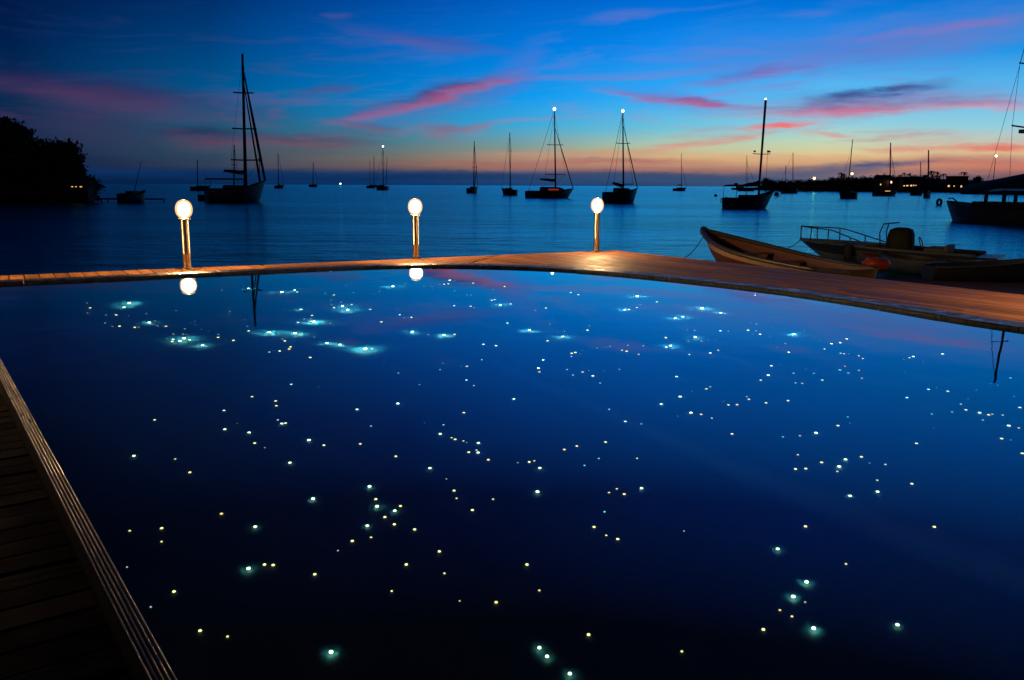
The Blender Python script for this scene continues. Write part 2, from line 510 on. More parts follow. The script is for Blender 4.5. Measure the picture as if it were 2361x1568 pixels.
# a paler band across the pool floor, fading out at its sides and one end
def floor_pt(px, py):
    d = ray(px, py); t = -CZ / d.z; L = d.length; sx, sy = d.x / L / 1.333, d.y / L / 1.333
    sz = math.sqrt(1 - sx * sx - sy * sy)
    return Vector((d.x * t + sx / sz, d.y * t + sy / sz, DEPTH + 0.004))
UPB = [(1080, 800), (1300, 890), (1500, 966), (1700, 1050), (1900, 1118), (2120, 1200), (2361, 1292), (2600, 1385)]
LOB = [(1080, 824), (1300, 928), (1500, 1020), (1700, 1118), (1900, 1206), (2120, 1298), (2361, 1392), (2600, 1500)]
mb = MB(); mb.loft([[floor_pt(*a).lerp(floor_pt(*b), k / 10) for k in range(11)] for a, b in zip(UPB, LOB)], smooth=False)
bo = mb.build('pool_floor_band', bpy.data.materials.new('pale_band'))
ca = bo.data.color_attributes.new('band_fade', 'FLOAT_COLOR', 'POINT')
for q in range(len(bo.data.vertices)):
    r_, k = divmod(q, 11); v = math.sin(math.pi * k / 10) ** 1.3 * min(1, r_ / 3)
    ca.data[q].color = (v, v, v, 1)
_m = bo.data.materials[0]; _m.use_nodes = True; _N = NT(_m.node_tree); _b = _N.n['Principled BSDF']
_c = _N.node('ShaderNodeVertexColor'); _c.layer_name = 'band_fade'; _w = _N.node('ShaderNodeTexCoord')
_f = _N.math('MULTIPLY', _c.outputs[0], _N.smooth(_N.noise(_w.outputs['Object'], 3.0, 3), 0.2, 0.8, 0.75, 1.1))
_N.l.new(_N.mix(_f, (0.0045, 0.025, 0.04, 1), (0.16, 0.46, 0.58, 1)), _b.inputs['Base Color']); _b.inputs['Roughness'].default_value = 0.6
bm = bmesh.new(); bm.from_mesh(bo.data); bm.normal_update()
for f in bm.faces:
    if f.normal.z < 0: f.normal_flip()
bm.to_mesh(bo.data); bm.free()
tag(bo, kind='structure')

# raised rim of stone slabs along the far edge, standing above the lower deck
def offs(poly, d):
    out = []
    for i, p in enumerate(poly):
        t = (poly[min(i + 1, len(poly) - 1)] - poly[max(i - 1, 0)]).normalized()
        out.append(p + Vector((-t.y, t.x, 0)) * d)
    return out
RIMW = 0.30
outer = offs(far, RIMW)
def stone_mat():
    m = bpy.data.materials.new('rim_stone'); m.use_nodes = True
    N = NT(m.node_tree); b = N.n['Principled BSDF']
    tc = N.node('ShaderNodeTexCoord'); g = N.node('ShaderNodeNewGeometry')
    a = N.noise(tc.outputs['Object'], 9, 5, 0.7); f = N.noise(tc.outputs['Object'], 70, 4, 0.7)
    k = N.math('MULTIPLY', N.smooth(a, 0.3, 0.7, 0.55, 1.2), N.smooth(g.outputs['Random Per Island'], 0, 1, 0.8, 1.15, 'LINEAR'))
    N.l.new(N.mix(1.0, (0.18, 0.18, 0.20, 1), N.comb(k, k, k), 'MULTIPLY'), b.inputs['Base Color'])
    N.l.new(N.smooth(a, 0.35, 0.65, 0.22, 0.6), b.inputs['Roughness'])
    N.l.new(N.bump(N.math('ADD', a, N.math('MULTIPLY', f, 0.5)), 0.7, 0.012), b.inputs['Normal'])
    return m
mb = MB(); SL = 3
for i in range(0, len(far) - 1, SL):
    idx = list(range(i, min(i + SL, len(far) - 1) + 1))
    if len(idx) < 2: continue
    ins = [far[j].copy() for j in idx]; ous = [outer[j].copy() for j in idx]
    for arr in (ins, ous):
        arr[0] = arr[0].lerp(arr[1], 0.02); arr[-1] = arr[-1].lerp(arr[-2], 0.02)
    dz = random.uniform(-0.002, 0.002)
    rings = [[(a.x, a.y, -0.03), (a.x, a.y, 0.026 + dz), (a.x * .96 + b.x * .04, a.y * .96 + b.y * .04, 0.034 + dz), (b.x, b.y, 0.034 + dz), (b.x, b.y, -0.02)] for a, b in zip(ins, ous)]
    mb.loft(rings, close=True, smooth=False, cap=True)
tag(fixn(mb.build('pool_rim', stone_mat())), kind='structure')
# outer wall of the raised pool, down to the deck and below
o2 = offs(far, RIMW - 0.03)
mb = MB(); mb.loft([[(p.x, p.y, -0.02), (p.x, p.y, -1.2)] for p in o2], smooth=False)
tag(mb.build('pool_outer_wall', mat('dark_render', (0.07, 0.07, 0.075), 0.7)), kind='structure')

# ------------------------------------------------------------------ lower timber deck round the pool
K0 = Vector((2.75, 23.75, 0))
U1 = Vector((0.862, 0.507, 0)); U1.normalize()
NI = Vector((0.507, -0.862, 0)); NI.normalize()              # inward from the sea edge = along the right-hand edge
def st(s, t): return K0 - U1 * s + NI * t                    # s to the left along the sea edge, t inward
hullpoly = [p for p in outer] + [Vector((10.9, -2, 0)), Vector((-12, -2, 0)), Vector((-12, 7.0, 0))]
def blocked(p): return inside(p, hullpoly) or p.y < 0.4
DW = wood('deck_wood', (0.37, 0.155, 0.042), 0.6, (NI.x, NI.y), 0.5, spec=0.2)
DW2 = wood('deck_wood_along', (0.37, 0.155, 0.042), 0.6, (U1.x, U1.y), 0.5, spec=0.2)
BW, GAP, TH = 0.15, 0.02, 0.03
WIDE, WGAP = 0.25, 0.022      # the wider boards at the left end
S_JOINT = 9.6      # left of this the boards run square to the edge, then a run along the edge up to a mitre
MIT = 3.55         # mitre leaves the edge here at 45 degrees
def runs(fn, L, lo, hi, step=0.06):
    r = []; cur = None; q = lo
    while q <= hi:
        ok = not blocked(fn(q)) and L(q)
        if ok and cur is None: cur = q
        if not ok and cur is not None: r.append((cur, q - step)); cur = None
        q += step
    if cur is not None: r.append((cur, hi))
    return [a for a in r if a[1] - a[0] > 0.1]
def board(mb, fn, a, b, half, along, across):
    q = a
    while q < b - 0.05:
        e = min(b, q + random.uniform(2.4, 3.6))
        if b - e < 0.4: e = b
        c = (fn(q) + fn(e)) * 0.5
        mb.box((c.x, c.y, DECK - TH / 2 + random.uniform(-.0015, .0015)), ((e - q) - 0.004, half * 2, TH), (along, across, Vector((0, 0, 1))))
        q = e
mA = MB(); mBm = MB(); s = -0.0
s = BW / 2
while s < 30:
    fn = lambda t, s=s: st(s, t)
    if s > S_JOINT: ok = lambda t: True
    elif s < MIT: ok = lambda t: True
    else: ok = lambda t, s=s: t > 0 and t > (s - MIT) and s < MIT + 5
    for a, b in runs(fn, ok, 0.0, 24.0):
        board(mA, fn, a, b, (WIDE - WGAP) / 2 if s > S_JOINT else BW / 2 - GAP / 2, NI, U1)
    s += WIDE if s > S_JOINT else BW
t = BW / 2
while t < 9.0:
    fn = lambda s, t=t: st(s, t)
    for a, b in runs(fn, lambda s, t=t: s > MIT + t + 0.012 and s < S_JOINT - BW / 2, 0.0, S_JOINT):
        board(mBm, fn, a, b, BW / 2 - GAP / 2, U1, NI)
    t += BW
deck = mA.build('pool_deck', DW); tag(deck, kind='structure')
tag(mBm.build('pool_deck_border', DW2), kind='structure')
# dark ground below the boards and the quay face under the deck edge
und = [st(30, -0.02), st(-0.02, -0.02), st(-0.02, 24)]
q = [p for p in outer]
mb = MB()
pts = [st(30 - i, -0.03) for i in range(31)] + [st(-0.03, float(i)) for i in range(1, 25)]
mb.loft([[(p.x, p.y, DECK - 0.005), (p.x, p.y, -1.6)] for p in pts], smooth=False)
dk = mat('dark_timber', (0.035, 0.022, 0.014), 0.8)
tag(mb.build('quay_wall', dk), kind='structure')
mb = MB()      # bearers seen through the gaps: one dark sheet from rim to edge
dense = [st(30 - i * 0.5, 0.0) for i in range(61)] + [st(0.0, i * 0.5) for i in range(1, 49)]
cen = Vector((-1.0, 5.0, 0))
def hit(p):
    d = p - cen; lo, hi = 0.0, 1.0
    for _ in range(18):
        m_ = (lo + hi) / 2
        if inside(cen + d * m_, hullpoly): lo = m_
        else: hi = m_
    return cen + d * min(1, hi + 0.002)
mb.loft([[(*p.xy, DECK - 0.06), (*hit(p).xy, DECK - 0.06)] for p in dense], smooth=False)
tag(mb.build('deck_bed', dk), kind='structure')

# ------------------------------------------------------------------ near terrace on the left with its grooved edge board
LEFT = [(-0.72, 1.75), (-0.965, 2.12), (-1.085, 2.29), (-1.21, 2.46), (-1.37, 2.68), (-1.45, 2.80), (-1.63, 3.05), (-1.82, 3.34), (-2.0, 3.58), (-2.24, 3.94), (-2.48, 4.27), (-2.83, 4.74), (-3.1, 5.09), (-3.52, 5.7), (-4.2, 6.5), (-4.75, 7.0)]
es = resample(STRIP[:5], 0.08)
def near_off(i, d):
    t = (es[min(i + 1, len(es) - 1)] - es[max(i - 1, 0)]).normalized()
    return es[i] + Vector((-t.y, t.x, 0)) * d
EW = 0.068
strip_m = wood('wet_edge_wood', (0.09, 0.04, 0.026), 0.36, (-0.55, 0.83), 0.6, coat=0.22)
mb = MB(); ribs = 5
seg = 9
for k in range(0, len(es) - 1, seg):
    idx = list(range(k, min(k + seg, len(es) - 1) + 1))
    if len(idx) < 2: continue
    for r_ in range(ribs):
        c = EW * (r_ + 0.5) / ribs; hw = EW / ribs / 2 - 0.0018
        rings = []
        for n_, j in enumerate(idx):
            jj = j
            w = 0.0012 * math.sin(j * 0.7 + r_ * 1.9)
            ring = []
            for a in range(7):
                th = math.pi * a / 6
                p = near_off(jj, c + math.cos(th) * hw + w * 0.3)
                if n_ == 0: p = p.lerp(near_off(min(jj + 1, len(es) - 1), c + math.cos(th) * hw), 0.04)
                ring.append((p.x, p.y, 0.012 + math.sin(th) * 0.007 + w * 0.4))
            rings.append(ring)
        mb.loft(rings, smooth=True)
edge = mb.build('terrace_edge', strip_m); tag(edge, kind='structure')
mb = MB()
mb.loft([[(*near_off(i, 0.0).xy, -0.03), (*near_off(i, 0.0).xy, 0.008), (*near_off(i, EW + .02).xy, 0.008), (*near_off(i, EW + .02).xy, -0.1)] for i in range(len(es))], smooth=False)
tag(mb.build('terrace_edge_bed', dk), kind='structure')
bd = Vector((0.792, 0.610, 0)); bn = Vector((-bd.y, bd.x, 0))
terr = [near_off(i, EW + 0.012) for i in range(len(es))] + [Vector((-5.3, 7.7, 0)), Vector((-16, 7.7, 0)), Vector((-16, -3, 0)), Vector((-0.4, -3, 0)), Vector((-0.5, 1.0, 0))]
tw = wood('terrace_wood', (0.034, 0.0045, 0.002), 0.75, (bd.x, bd.y), 0.5, spec=0.06)
mb = MB(); k = -60
for k in range(-70, 110):
    c0 = bn * (k * 0.145)
    fn = lambda q, c0=c0: c0 + bd * q
    q = -16.0; cur = None
    while q < 16:
        p = fn(q); ok = inside(p, terr)
        if ok and cur is None: cur = q
        if (not ok) and cur is not None:
            if q - cur > .08:
                c = fn((q + cur) / 2); mb.box((c.x, c.y, -0.03 + random.uniform(-.002, .002)), (q - cur, 0.13, 0.03), (bd, bn, Vector((0, 0, 1))))
            cur = None
        q += 0.03
tag(mb.build('terrace', tw), kind='structure')
mb = MB(); mb.box((0, -19, -0.06), (90, 38.2, 0.08))
tag(mb.build('ground', mat('dark_soil', (0.02, 0.017, 0.015), 0.9)), kind='structure')
mb = MB(); mb.box((-10.6, 3.7, -0.16), (10.8, 7.3, 0.1)); tag(mb.build('terrace_bed', dk), kind='structure')

# ------------------------------------------------------------------ sea
inn = [(-60, -30), (-40, -12), (-26, 3), (-18, 9.5), (-10, 13.0), (-4, 17), (1.5, 20.3), (4.5, 17), (8.5, 9), (11, 3), (14, -6), (30, -30)]
ip = []
for a, b in zip(inn, inn[1:]):
    for k in range(4): ip.append(Vector((*a, 0)).lerp(Vector((*b, 0)), k / 4))
ip.append(Vector((*inn[-1], 0)))
mb = MB(); rings = []
for p in ip:
    u = p.normalized(); rings.append([(p.x, p.y, SEA)] + [((u * r_).x, (u * r_).y, SEA) for r_ in (90, 300, 1200, 5000)])
mb.loft(rings, smooth=False)
sea = mb.build('sea', sea_mat())
bm = bmesh.new(); bm.from_mesh(sea.data); bm.normal_update()
for f in bm.faces:
    if f.normal.z < 0: f.normal_flip()
bm.to_mesh(sea.data); bm.free()
tag(sea, kind='structure')

# sandy beach beside the right-hand edge of the deck
def sand_mat():
    m = bpy.data.materials.new('sand'); m.use_nodes = True
    N = NT(m.node_tree); b = N.n['Principled BSDF']; tc = N.node('ShaderNodeTexCoord')
    a = N.noise(tc.outputs['Object'], 1.2, 5, 0.65); f = N.noise(tc.outputs['Object'], 14, 5, 0.7)
    N.l.new(N.ramp(N.math('ADD', N.math('MULTIPLY', a, 0.7), N.math('MULTIPLY', f, 0.3)), [(0.3, (0.02, 0.006, 0.003, 1)), (0.55, (0.07, 0.022, 0.010, 1)), (0.75, (0.11, 0.04, 0.02, 1))]), b.inputs['Base Color'])
    b.inputs['Roughness'].default_value = 0.9
    N.l.new(N.bump(N.math('ADD', a, N.math('MULTIPLY', f, 0.35)), 1.0, 0.12), b.inputs['Normal'])
    return m
mb = MB(); rings = []
for i in range(0, 61):
    t = -2.0 + i * 0.5; ring = []
    for j in range(0, 33):
        o_ = -0.2 + j * 0.5
        p = st(-o_, t)
        z = -0.85 - 0.024 * o_ - 0.0016 * o_ * o_ + 0.02 * math.sin(t * 1.7 + o_) + random.uniform(-.015, .015)
        if t < 6: z -= (6 - t) * 0.05
        ring.append((p.x, p.y, z))
    rings.append(ring)
mb.loft(rings, smooth=True)
tag(mb.build('beach', sand_mat()), kind='structure')

# ------------------------------------------------------------------ bollard lamps
STEEL = mat('bollard_steel', (0.55, 0.47, 0.34), 0.30, 1.0, var=0.18, scale=3, stretch=(60, 60, 0.6), bump=0.0008)
GLOBE = bpy.data.materials.new('globe_glow'); GLOBE.use_nodes = True  # warm glow round the bulb, put into the shell's own emission
_N = NT(GLOBE.node_tree); _N.n.clear(); _o = _N.node('ShaderNodeOutputMaterial'); _a = _N.node('ShaderNodeAddShader')
_e = _N.node('ShaderNodeEmission'); _t = _N.node('ShaderNodeBsdfTransparent'); _e.inputs[0].default_value = (1.0, 0.52, 0.16, 1); _e.inputs[1].default_value = 0.62
_N.l.new(_e.outputs[0], _a.inputs[0]); _N.l.new(_t.outputs[0], _a.inputs[1]); _N.l.new(_a.outputs[0], _o.inputs[0])
CORE = GLOBE.copy(); CORE.name = 'glowing_bulb'
_q = [q for q in CORE.node_tree.nodes if q.type == 'EMISSION'][0]; _q.inputs[0].default_value = (1.0, .70, .30, 1); _q.inputs[1].default_value = 1.65
def lamp_light(name, loc, parent, power, col, rad):
    l = bpy.data.lights.new(name, 'POINT'); l.energy = power; l.color = col; l.shadow_soft_size = rad
    o = bpy.data.objects.new(name, l); COL.objects.link(o); o.location = loc; o.parent = parent
    return o
def make_bollard():
    r = empty('bollard_lamp', (0, 0, 0))
    m = MB(); m.lathe([(0, 0), (.13, 0), (.13, .012), (.115, .018), (.085, .02)], 24); m.build('base_plate', STEEL, r)
    m = MB(); m.lathe([(.08, .02), (.08, .30), (.0815, .305), (.0815, .33), (.08, .335), (.08, 1.0)], 28); m.build('pole', STEEL, r)
    m = MB(); m.lathe([(.08, 1.0), (.115, 1.005), (.12, 1.015), (.115, 1.03), (0, 1.032)], 28); m.build('collar', STEEL, r)
    m = MB()
    pr = lambda rx, rz, zc: [(rx * math.sin(math.pi * k / 18) ** .82, zc - rz * math.cos(math.pi * k / 18)) for k in range(19)]
    m.lathe(pr(.170, .192, 1.215), 28); gl = m.build('lamp_globe', GLOBE, r)
    m = MB(); m.lathe(pr(.128, .152, 1.215), 24); m.build('bulb', CORE, gl)
    lamp_light('lamp_light', (0, 0, 1.22), r, 480, (1.0, 0.58, 0.24), .135)
    m = MB(); m.lathe([(.0, 1.405), (.035, 1.405), (.036, 1.409), (.02, 1.414), (0, 1.415)], 20); m.build('lamp_cap', STEEL, r)
    return r
GB = 'bollard lamps along the deck edge'
b0 = make_bollard()
LB = ['lit bollard lamp on the deck edge left of the tallest yacht, mirrored in the pool',
      'lit bollard lamp in the middle of the deck edge, mirrored beside a glittering wet rim',
      'lit bollard lamp at the deck corner in front of the sloop with a dark hull']
BP = [on(430, 618, DECK), on(955, 594, DECK), on(1370, 578, DECK)]
for i, p in enumerate(BP):
    p = p + NI * 0.10
    o = b0 if i == 0 else copy_tree(b0)
    o.location = (p.x, p.y, DECK); tag(o, LB[i], 'lamp', GB)
# the row of lamps goes on beyond both sides of the picture
for i, (x, y, l) in enumerate([(-11.2, 15.45, 'bollard lamp beyond the left end of the visible deck'), (9.2, 12.0, 'bollard lamp beyond the right end of the visible deck')]):
    o = copy_tree(b0); o.location = (x, y, DECK); tag(o, l, 'lamp', GB)
    for ch in o.children_recursive:
        if ch.type == 'LIGHT': ch.data = ch.data.copy(); ch.data.energy = 560

# ------------------------------------------------------------------ boats at anchor
HULL = mat('navy_hull', (0.018, 0.022, 0.035), 0.45, var=0.2, scale=2)
HULLR = mat('dark_red_hull', (0.05, 0.016, 0.016), 0.5, var=0.2, scale=2)
HULLG = mat('grey_hull', (0.06, 0.065, 0.075), 0.45, var=0.2, scale=2)
CABIN = mat('cabin_grey', (0.07, 0.075, 0.085), 0.5, var=0.15, scale=3)
DKW = mat('boat_deck', (0.05, 0.045, 0.04), 0.7, var=0.2, scale=4)
SPAR = mat('spar_grey', (0.05, 0.05, 0.055), 0.4, 0.3, var=0.1)
CANVAS = mat('dark_canvas', (0.02, 0.024, 0.032), 0.85, var=0.25, scale=5, bump=0.01)
WIRE = mat('wire', (0.03, 0.03, 0.035), 0.5, 0.2)
GLASSD = mat('dark_window', (0.01, 0.012, 0.016), 0.12)
ANCH = lamp_mat('anchor_light_glow', (1.0, 0.95, 0.82), 9)
REDL = lamp_mat('red_cabin_light', (1.0, 0.10, 0.06), 0.22)
WARM = lamp_mat('warm_window_light', (1.0, 0.55, 0.16), 1.3)


def hull_rings(L, B, F, n=14, stern=0.72, rise=0.45, rake=0.12, draft=0.45):
    rings = []; gun = []
    for i in range(n + 1):
        t = i / n
        x = (t - 0.5) * L
        b = B / 2 * (stern + (1 - stern) * math.sin(min(1, t / 0.45) * math.pi / 2) if t < 0.45 else math.cos((t - 0.45) / 0.55 * math.pi / 2) ** 0.75)
        b = max(b, 0.02)
        z = F * (1 + rise * max(0, (t - 0.3) / 0.7) ** 1.8 + 0.06 * (1 - t))
        kz = -draft * (1 - max(0, (t - 0.75) / 0.25) ** 2) * (0.35 + 0.65 * math.sin(min(1, (t + .12) / 0.5) * math.pi / 2))
        xr = L * rake * (t ** 3)           # bow overhang: upper part reaches forward
        def P(s, w, zz): return (x - xr + xr * max(0, (zz - kz) / (z - kz)), s * w, zz)
        rings.append([P(1, b, z), P(1, b * .97, z * .5), P(1, b * .88, 0.0), P(1, b * .55, kz * .6), P(1, 0.0, kz),
                      P(-1, b * .55, kz * .6), P(-1, b * .88, 0.0), P(-1, b * .97, z * .5), P(-1, b, z)])
        gun.append((P(1, b, z), P(-1, b, z)))
    return rings, gun


def add_hull(root, L, B, F, m, **kw):
    rings, gun = hull_rings(L, B, F, **kw)
    mb = MB(); mb.loft(rings, cap=False)
    k = len(mb.v); r0 = rings[0]
    mb.add(r0, [list(range(len(r0)))])
    h = fixn(mb.build('hull', m, root))
    mb = MB()
    mb.loft([[a, (a[0], 0, a[2] + 0.03 * B), b] for a, b in gun], smooth=False)
    mb.build('deck', DKW, root)
    return gun


def yacht(name, label, cat, mx, wy, top, span, bow, psi, F, group=None, hull=HULL, B=None, mast_r=(.09, .06), light=None, boom=True, sail=True,
          spreaders=(.5,), fore=1.0, fore_r=.03, back=True, bback=0, cabin=True, mizzen=None, rake=.12, boom_z=None, cabin_h=None, inner=None, canopy=False, win=None, wires=True, mast=True, sternx=.72, sheer=.45, draft=.45):
    base = on(mx, wy, SEA); d = base.y
    l, r = span; lp = (r - l) * d / FOC
    c, s = math.cos(R(psi)), abs(math.sin(R(psi)))
    L = lp / (c + 0.22 * s); B = B or L * 0.30
    mid = (l + r) / 2; off = (mx - mid) / FOC * d                # mast offset from hull centre across the view
    yaw = R(psi) if bow > 0 else math.pi - R(psi)
    cx = base.x - off; loc = Vector((cx, d, SEA))
    root = empty(name, loc, yaw)
    tag(root, label, cat, group)
    gun = add_hull(root, L, B, F, hull, stern=sternx, rise=sheer, draft=draft, rake=rake)
    mxl = off * bow / max(c, .3); mxl = max(-L * .3, min(L * .3, mxl))
    inv = Matrix.Rotation(-yaw, 3, 'Z')
    tv = inv @ (at(top[0], top[1], d) - loc)
    mb_ = Vector((off * math.cos(yaw), -off * math.sin(yaw), F * .9))   # mast foot in local axes
    mb_ = inv @ Vector((off, 0, F * .9)); mb_.y = max(-B * .1, min(B * .1, mb_.y))
    Hm = tv.z
    if mast:
        m = MB(); m.tube(mb_, tv, mast_r[0], mast_r[1], 8); m.build('mast', SPAR, root)
        for q in spreaders:
            p = mb_.lerp(tv, q); w = B * .42 * (1.15 - q * .6)
            m = MB(); ax = inv @ Vector((1, 0.25, 0)); ax.z = 0; ax.normalize()
            m.path([p - ax * w + Vector((0, 0, .05)), p, p + ax * w + Vector((0, 0, .05))], mast_r[0] * .38, 5); m.build('spreader', SPAR, root)
    bowp = Vector(((gun[-1][0][0]), 0, gun[-1][0][2])); stp = Vector((gun[0][0][0], 0, gun[0][0][2]))
    if mast and wires:
        f = mb_.lerp(tv, fore)
        m = MB(); m.path([bowp, bowp.lerp(f, .5) + Vector((0, 0, -.0)), f], [fore_r * 1.3, fore_r * 1.6, fore_r * .6], 6); m.build('forestay', CANVAS if fore_r > .05 else WIRE, root)
        if inner:
            m = MB(); m.path([bowp * .82 + Vector((0, 0, bowp.z * .16)), mb_.lerp(tv, inner)], [fore_r * 1.3, fore_r * .5], 6); m.build('inner_forestay', CANVAS, root)
        if back:
            m = MB(); m.tube(stp, tv, .022 + .00008 * d, n=5); m.build('backstay', WIRE, root)
        if spreaders:
            for sd in (1, -1):
                q = spreaders[0]; p = mb_.lerp(tv, q)
                ax = inv @ Vector((1, 0.25, 0)); ax.z = 0; ax.normalize()
                foot = Vector((mb_.x - .2, sd * B * .42, F))
                m = MB(); m.path([foot, p + ax * (B * .42 * (1.15 - q * .6)) * sd, mb_.lerp(tv, .97)], .016 + .00005 * d, 4); m.build('shroud', WIRE, root)
    if light:
        m = MB(); m.lathe([(0, -1), (.7, -.7), (1, 0), (.7, .7), (0, 1)], 10); lo = m.build('anchor_light', light[0], root); lo.location = tv + Vector((0, 0, light[1] * .8)); lo.scale = (light[1],) * 3
    if cabin:
        cl = L * .46; cw = B * .52; chh = cabin_h or F * .42
        m = MB()
        rg = []
        for t, hh, ww in ((-.5, .75, 1), (-.45, 1, 1), (.2, .85, .9), (.45, .5, .65), (.52, .1, .55)):
            x = t * cl + L * .03; z0 = F * .98 + max(0, t) * F * .3
            rg.append([(x, cw / 2 * ww, z0 - .05), (x, cw / 2 * ww * .9, z0 + chh * hh), (x, -cw / 2 * ww * .9, z0 + chh * hh), (x, -cw / 2 * ww, z0 - .05)])
        m.loft(rg, smooth=False, cap=True); cb = m.build('cabin', CABIN, root)
        for sd in (1, -1):
            m = MB(); m.box((0, sd * cw * .478, F + chh * .42), (cl * .5, .03, chh * .3)); m.build('cabin_window', win or GLASSD, cb)
    if boom and mast:
        bl = min(L * .36, abs(stp.x - mb_.x) * .85); z = boom_z or (F + 1.15 + F * .3)
        sg = -1
        a = Vector((mb_.x, mb_.y, z)); e = Vector((mb_.x + sg * bl, mb_.y, z + .12 + bback))
        m = MB(); m.tube(a, e, .07, n=6); m.build('boom', SPAR, root)
        if sail:
            m = MB(); m.path([a + Vector((0, 0, .42)), a.lerp(e, .25) + Vector((0, 0, .26)), a.lerp(e, .6) + Vector((0, 0, .22)), e + Vector((.1, 0, .14))], [.26, .22, .2, .1], 8); m.build('sail_cover', CANVAS, root)
    if canopy:
        x0, x1 = stp.x + .2, mb_.x - L * .05; z = F + 1.55
        m = MB(); rg = []
        for t in range(5):
            x = x0 + (x1 - x0) * t / 4
            rg.append([(x, B * .42, z - .12), (x, B * .3, z + .05), (x, 0, z + .1), (x, -B * .3, z + .05), (x, -B * .42, z - .12)])
        m.loft(rg); m.build('canopy', CANVAS, root)
        for x in (x0 + .1, x1 - .2):
            for sd in (1, -1):
                m = MB(); m.tube((x, sd * B * .4, F), (x, sd * B * .4, z - .1), .03, n=6); m.build('canopy_post', SPAR, root)
    if mizzen:
        mt = inv @ (at(mizzen[0], mizzen[1], d) - loc)
        fx = inv @ Vector(((mizzen[2] - mid) / FOC * d, 0, 0))
        m = MB(); m.tube((max(-L * .48, min(L * .48, fx.x)), 0, F * .8), mt, mast_r[0] * .8, mast_r[1] * .8, 8); m.build('mizzen_mast', SPAR, root)
    return root, L, B, d, loc, yaw


GY = 'sailing boats at anchor in the bay'
yacht('sailing_yacht', 'large dark yacht with the tallest mast and twin furled headsails, left of the middle lamp', 'sailboat', 569, 466, (559, 124), (482, 611), 1, 30, 1.75, GY,
      mast_r=(.27, .16), spreaders=(.23, .46, .72), fore=.90, fore_r=.13, back=False, inner=.82, canopy=True, B=4.6, sheer=.75, bback=.35, boom_z=3.9)
yacht('sailing_yacht', 'small far sloop with a slim mast right of the tallest yacht', 'sailboat', 642, 434.5, (641, 353), (634, 655), 1, 40, 1.6, GY, mast_r=(.30, .2), spreaders=(), back=False, fore_r=.06, boom=False)
yacht('sailing_yacht', 'faint far sloop furthest out between the left and middle lamps', 'sailboat', 722, 431.5, (722, 374), (713, 733), 1, 40, 1.9, GY, mast_r=(.4, .3), spreaders=(), back=False, fore_r=.08, boom=False)
yacht('sailing_yacht', 'far two masted ketch, dark, behind the left end of the anchored pair', 'sailboat', 862, 434, (862, 359), (845, 868), 1, 20, 1.7, GY, mast_r=(.22, .16), spreaders=(), mizzen=(853, 371, 853), back=False, boom=False)
yacht('sailing_yacht', 'far ketch with a white light on top of its mast, left of the middle lamp', 'sailboat', 884, 438.5, (883, 339), (863, 897), -1, 25, 1.7, GY, mast_r=(.2, .14), spreaders=(.6,), mizzen=(892.5, 362, 893), light=(ANCH, .36), back=False, boom=False)
yacht('sailing_yacht', 'dark stubby sloop with two close poles, next boat right of the middle lamp', 'sailboat', 1094, 445.5, (1093.5, 325), (1076, 1104), 1, 50, 1.5, GY, mast_r=(.17, .12), spreaders=(.45,), mizzen=(1099, 383, 1099), back=False, boom=False, fore_r=.05)
yacht('sailing_yacht', 'slim dark sloop with an unlit mast left of the lit catamaran', 'sailboat', 1177, 450.5, (1175.5, 305), (1154, 1193), -1, 35, 1.35, GY, mast_r=(.15, .09), spreaders=(.68,), back=False, boom=False, fore_r=.02)
c6 = yacht('sailing_yacht', 'wide dark cruising boat with red lit cabin windows and a bright mast top light', 'sailboat', 1281, 456.5, (1278.3, 254), (1214, 1327), 1, 22, 1.3, GY, mast_r=(.19, .12), spreaders=(.22, .58), fore=.80, fore_r=.07,
           light=(ANCH, .30), B=5.2, canopy=False, win=REDL, bback=.35, cabin_h=1.05, boom_z=3.3)
yacht('sailing_yacht', 'dark sloop with a white mast top light and drooping boom, behind the corner lamp', 'sailboat', 1437, 468, (1436, 258.5), (1392, 1473), 1, 18, 1.5, GY, mast_r=(.15, .09), spreaders=(.12, .62), fore=.86, fore_r=.05, light=(ANCH, .20), B=3.5, bback=.6, boom_z=2.2, cabin_h=.8)
yacht('sailing_yacht', 'small far sloop alone near the horizon, right of the corner lamp', 'sailboat', 1571, 440.5, (1571, 353), (1551, 1584), 1, 15, 1.3, GY, mast_r=(.17, .12), spreaders=(), fore=.7, fore_r=.05, back=False, boom=True)
c9 = yacht('sailing_yacht', 'black cruising yacht with leaning mast, spreader flags and an aft awning', 'sailboat', 1747, 481, (1765.5, 230), (1666, 1796), 1, 22, 1.15, GY, mast_r=(.12, .14), spreaders=(.46,), fore=.46, fore_r=.02, B=3.1, canopy=True, light=(ANCH, .10), rake=.22, sheer=.9, bback=-.2, wires=False)
yacht('sailing_yacht', 'far sloop with a bare mast behind the awning of the black cruising yacht', 'sailboat', 1722, 441, (1722, 358), (1700, 1745), 1, 15, 1.4, GY, mast_r=(.16, .11), spreaders=(.3,), fore=.8, fore_r=.05, back=False, boom=False)
yacht('sailing_yacht', 'dark two masted boat lying under the low headland right of the black yacht', 'sailboat', 1828, 446, (1828.5, 352), (1797, 1837), -1, 25, 1.9, GY, mast_r=(.16, .11), spreaders=(), mizzen=(1811.5, 381, 1811), back=False, boom=False)
yacht('sailing_yacht', 'dark sloop with a thin leaning mast anchored below the orange street lamp', 'sailboat', 1953, 458, (1966, 321), (1935, 1972), -1, 45, 1.3, GY, mast_r=(.13, .08), spreaders=(), fore=.85, fore_r=.015, back=False, boom=False)
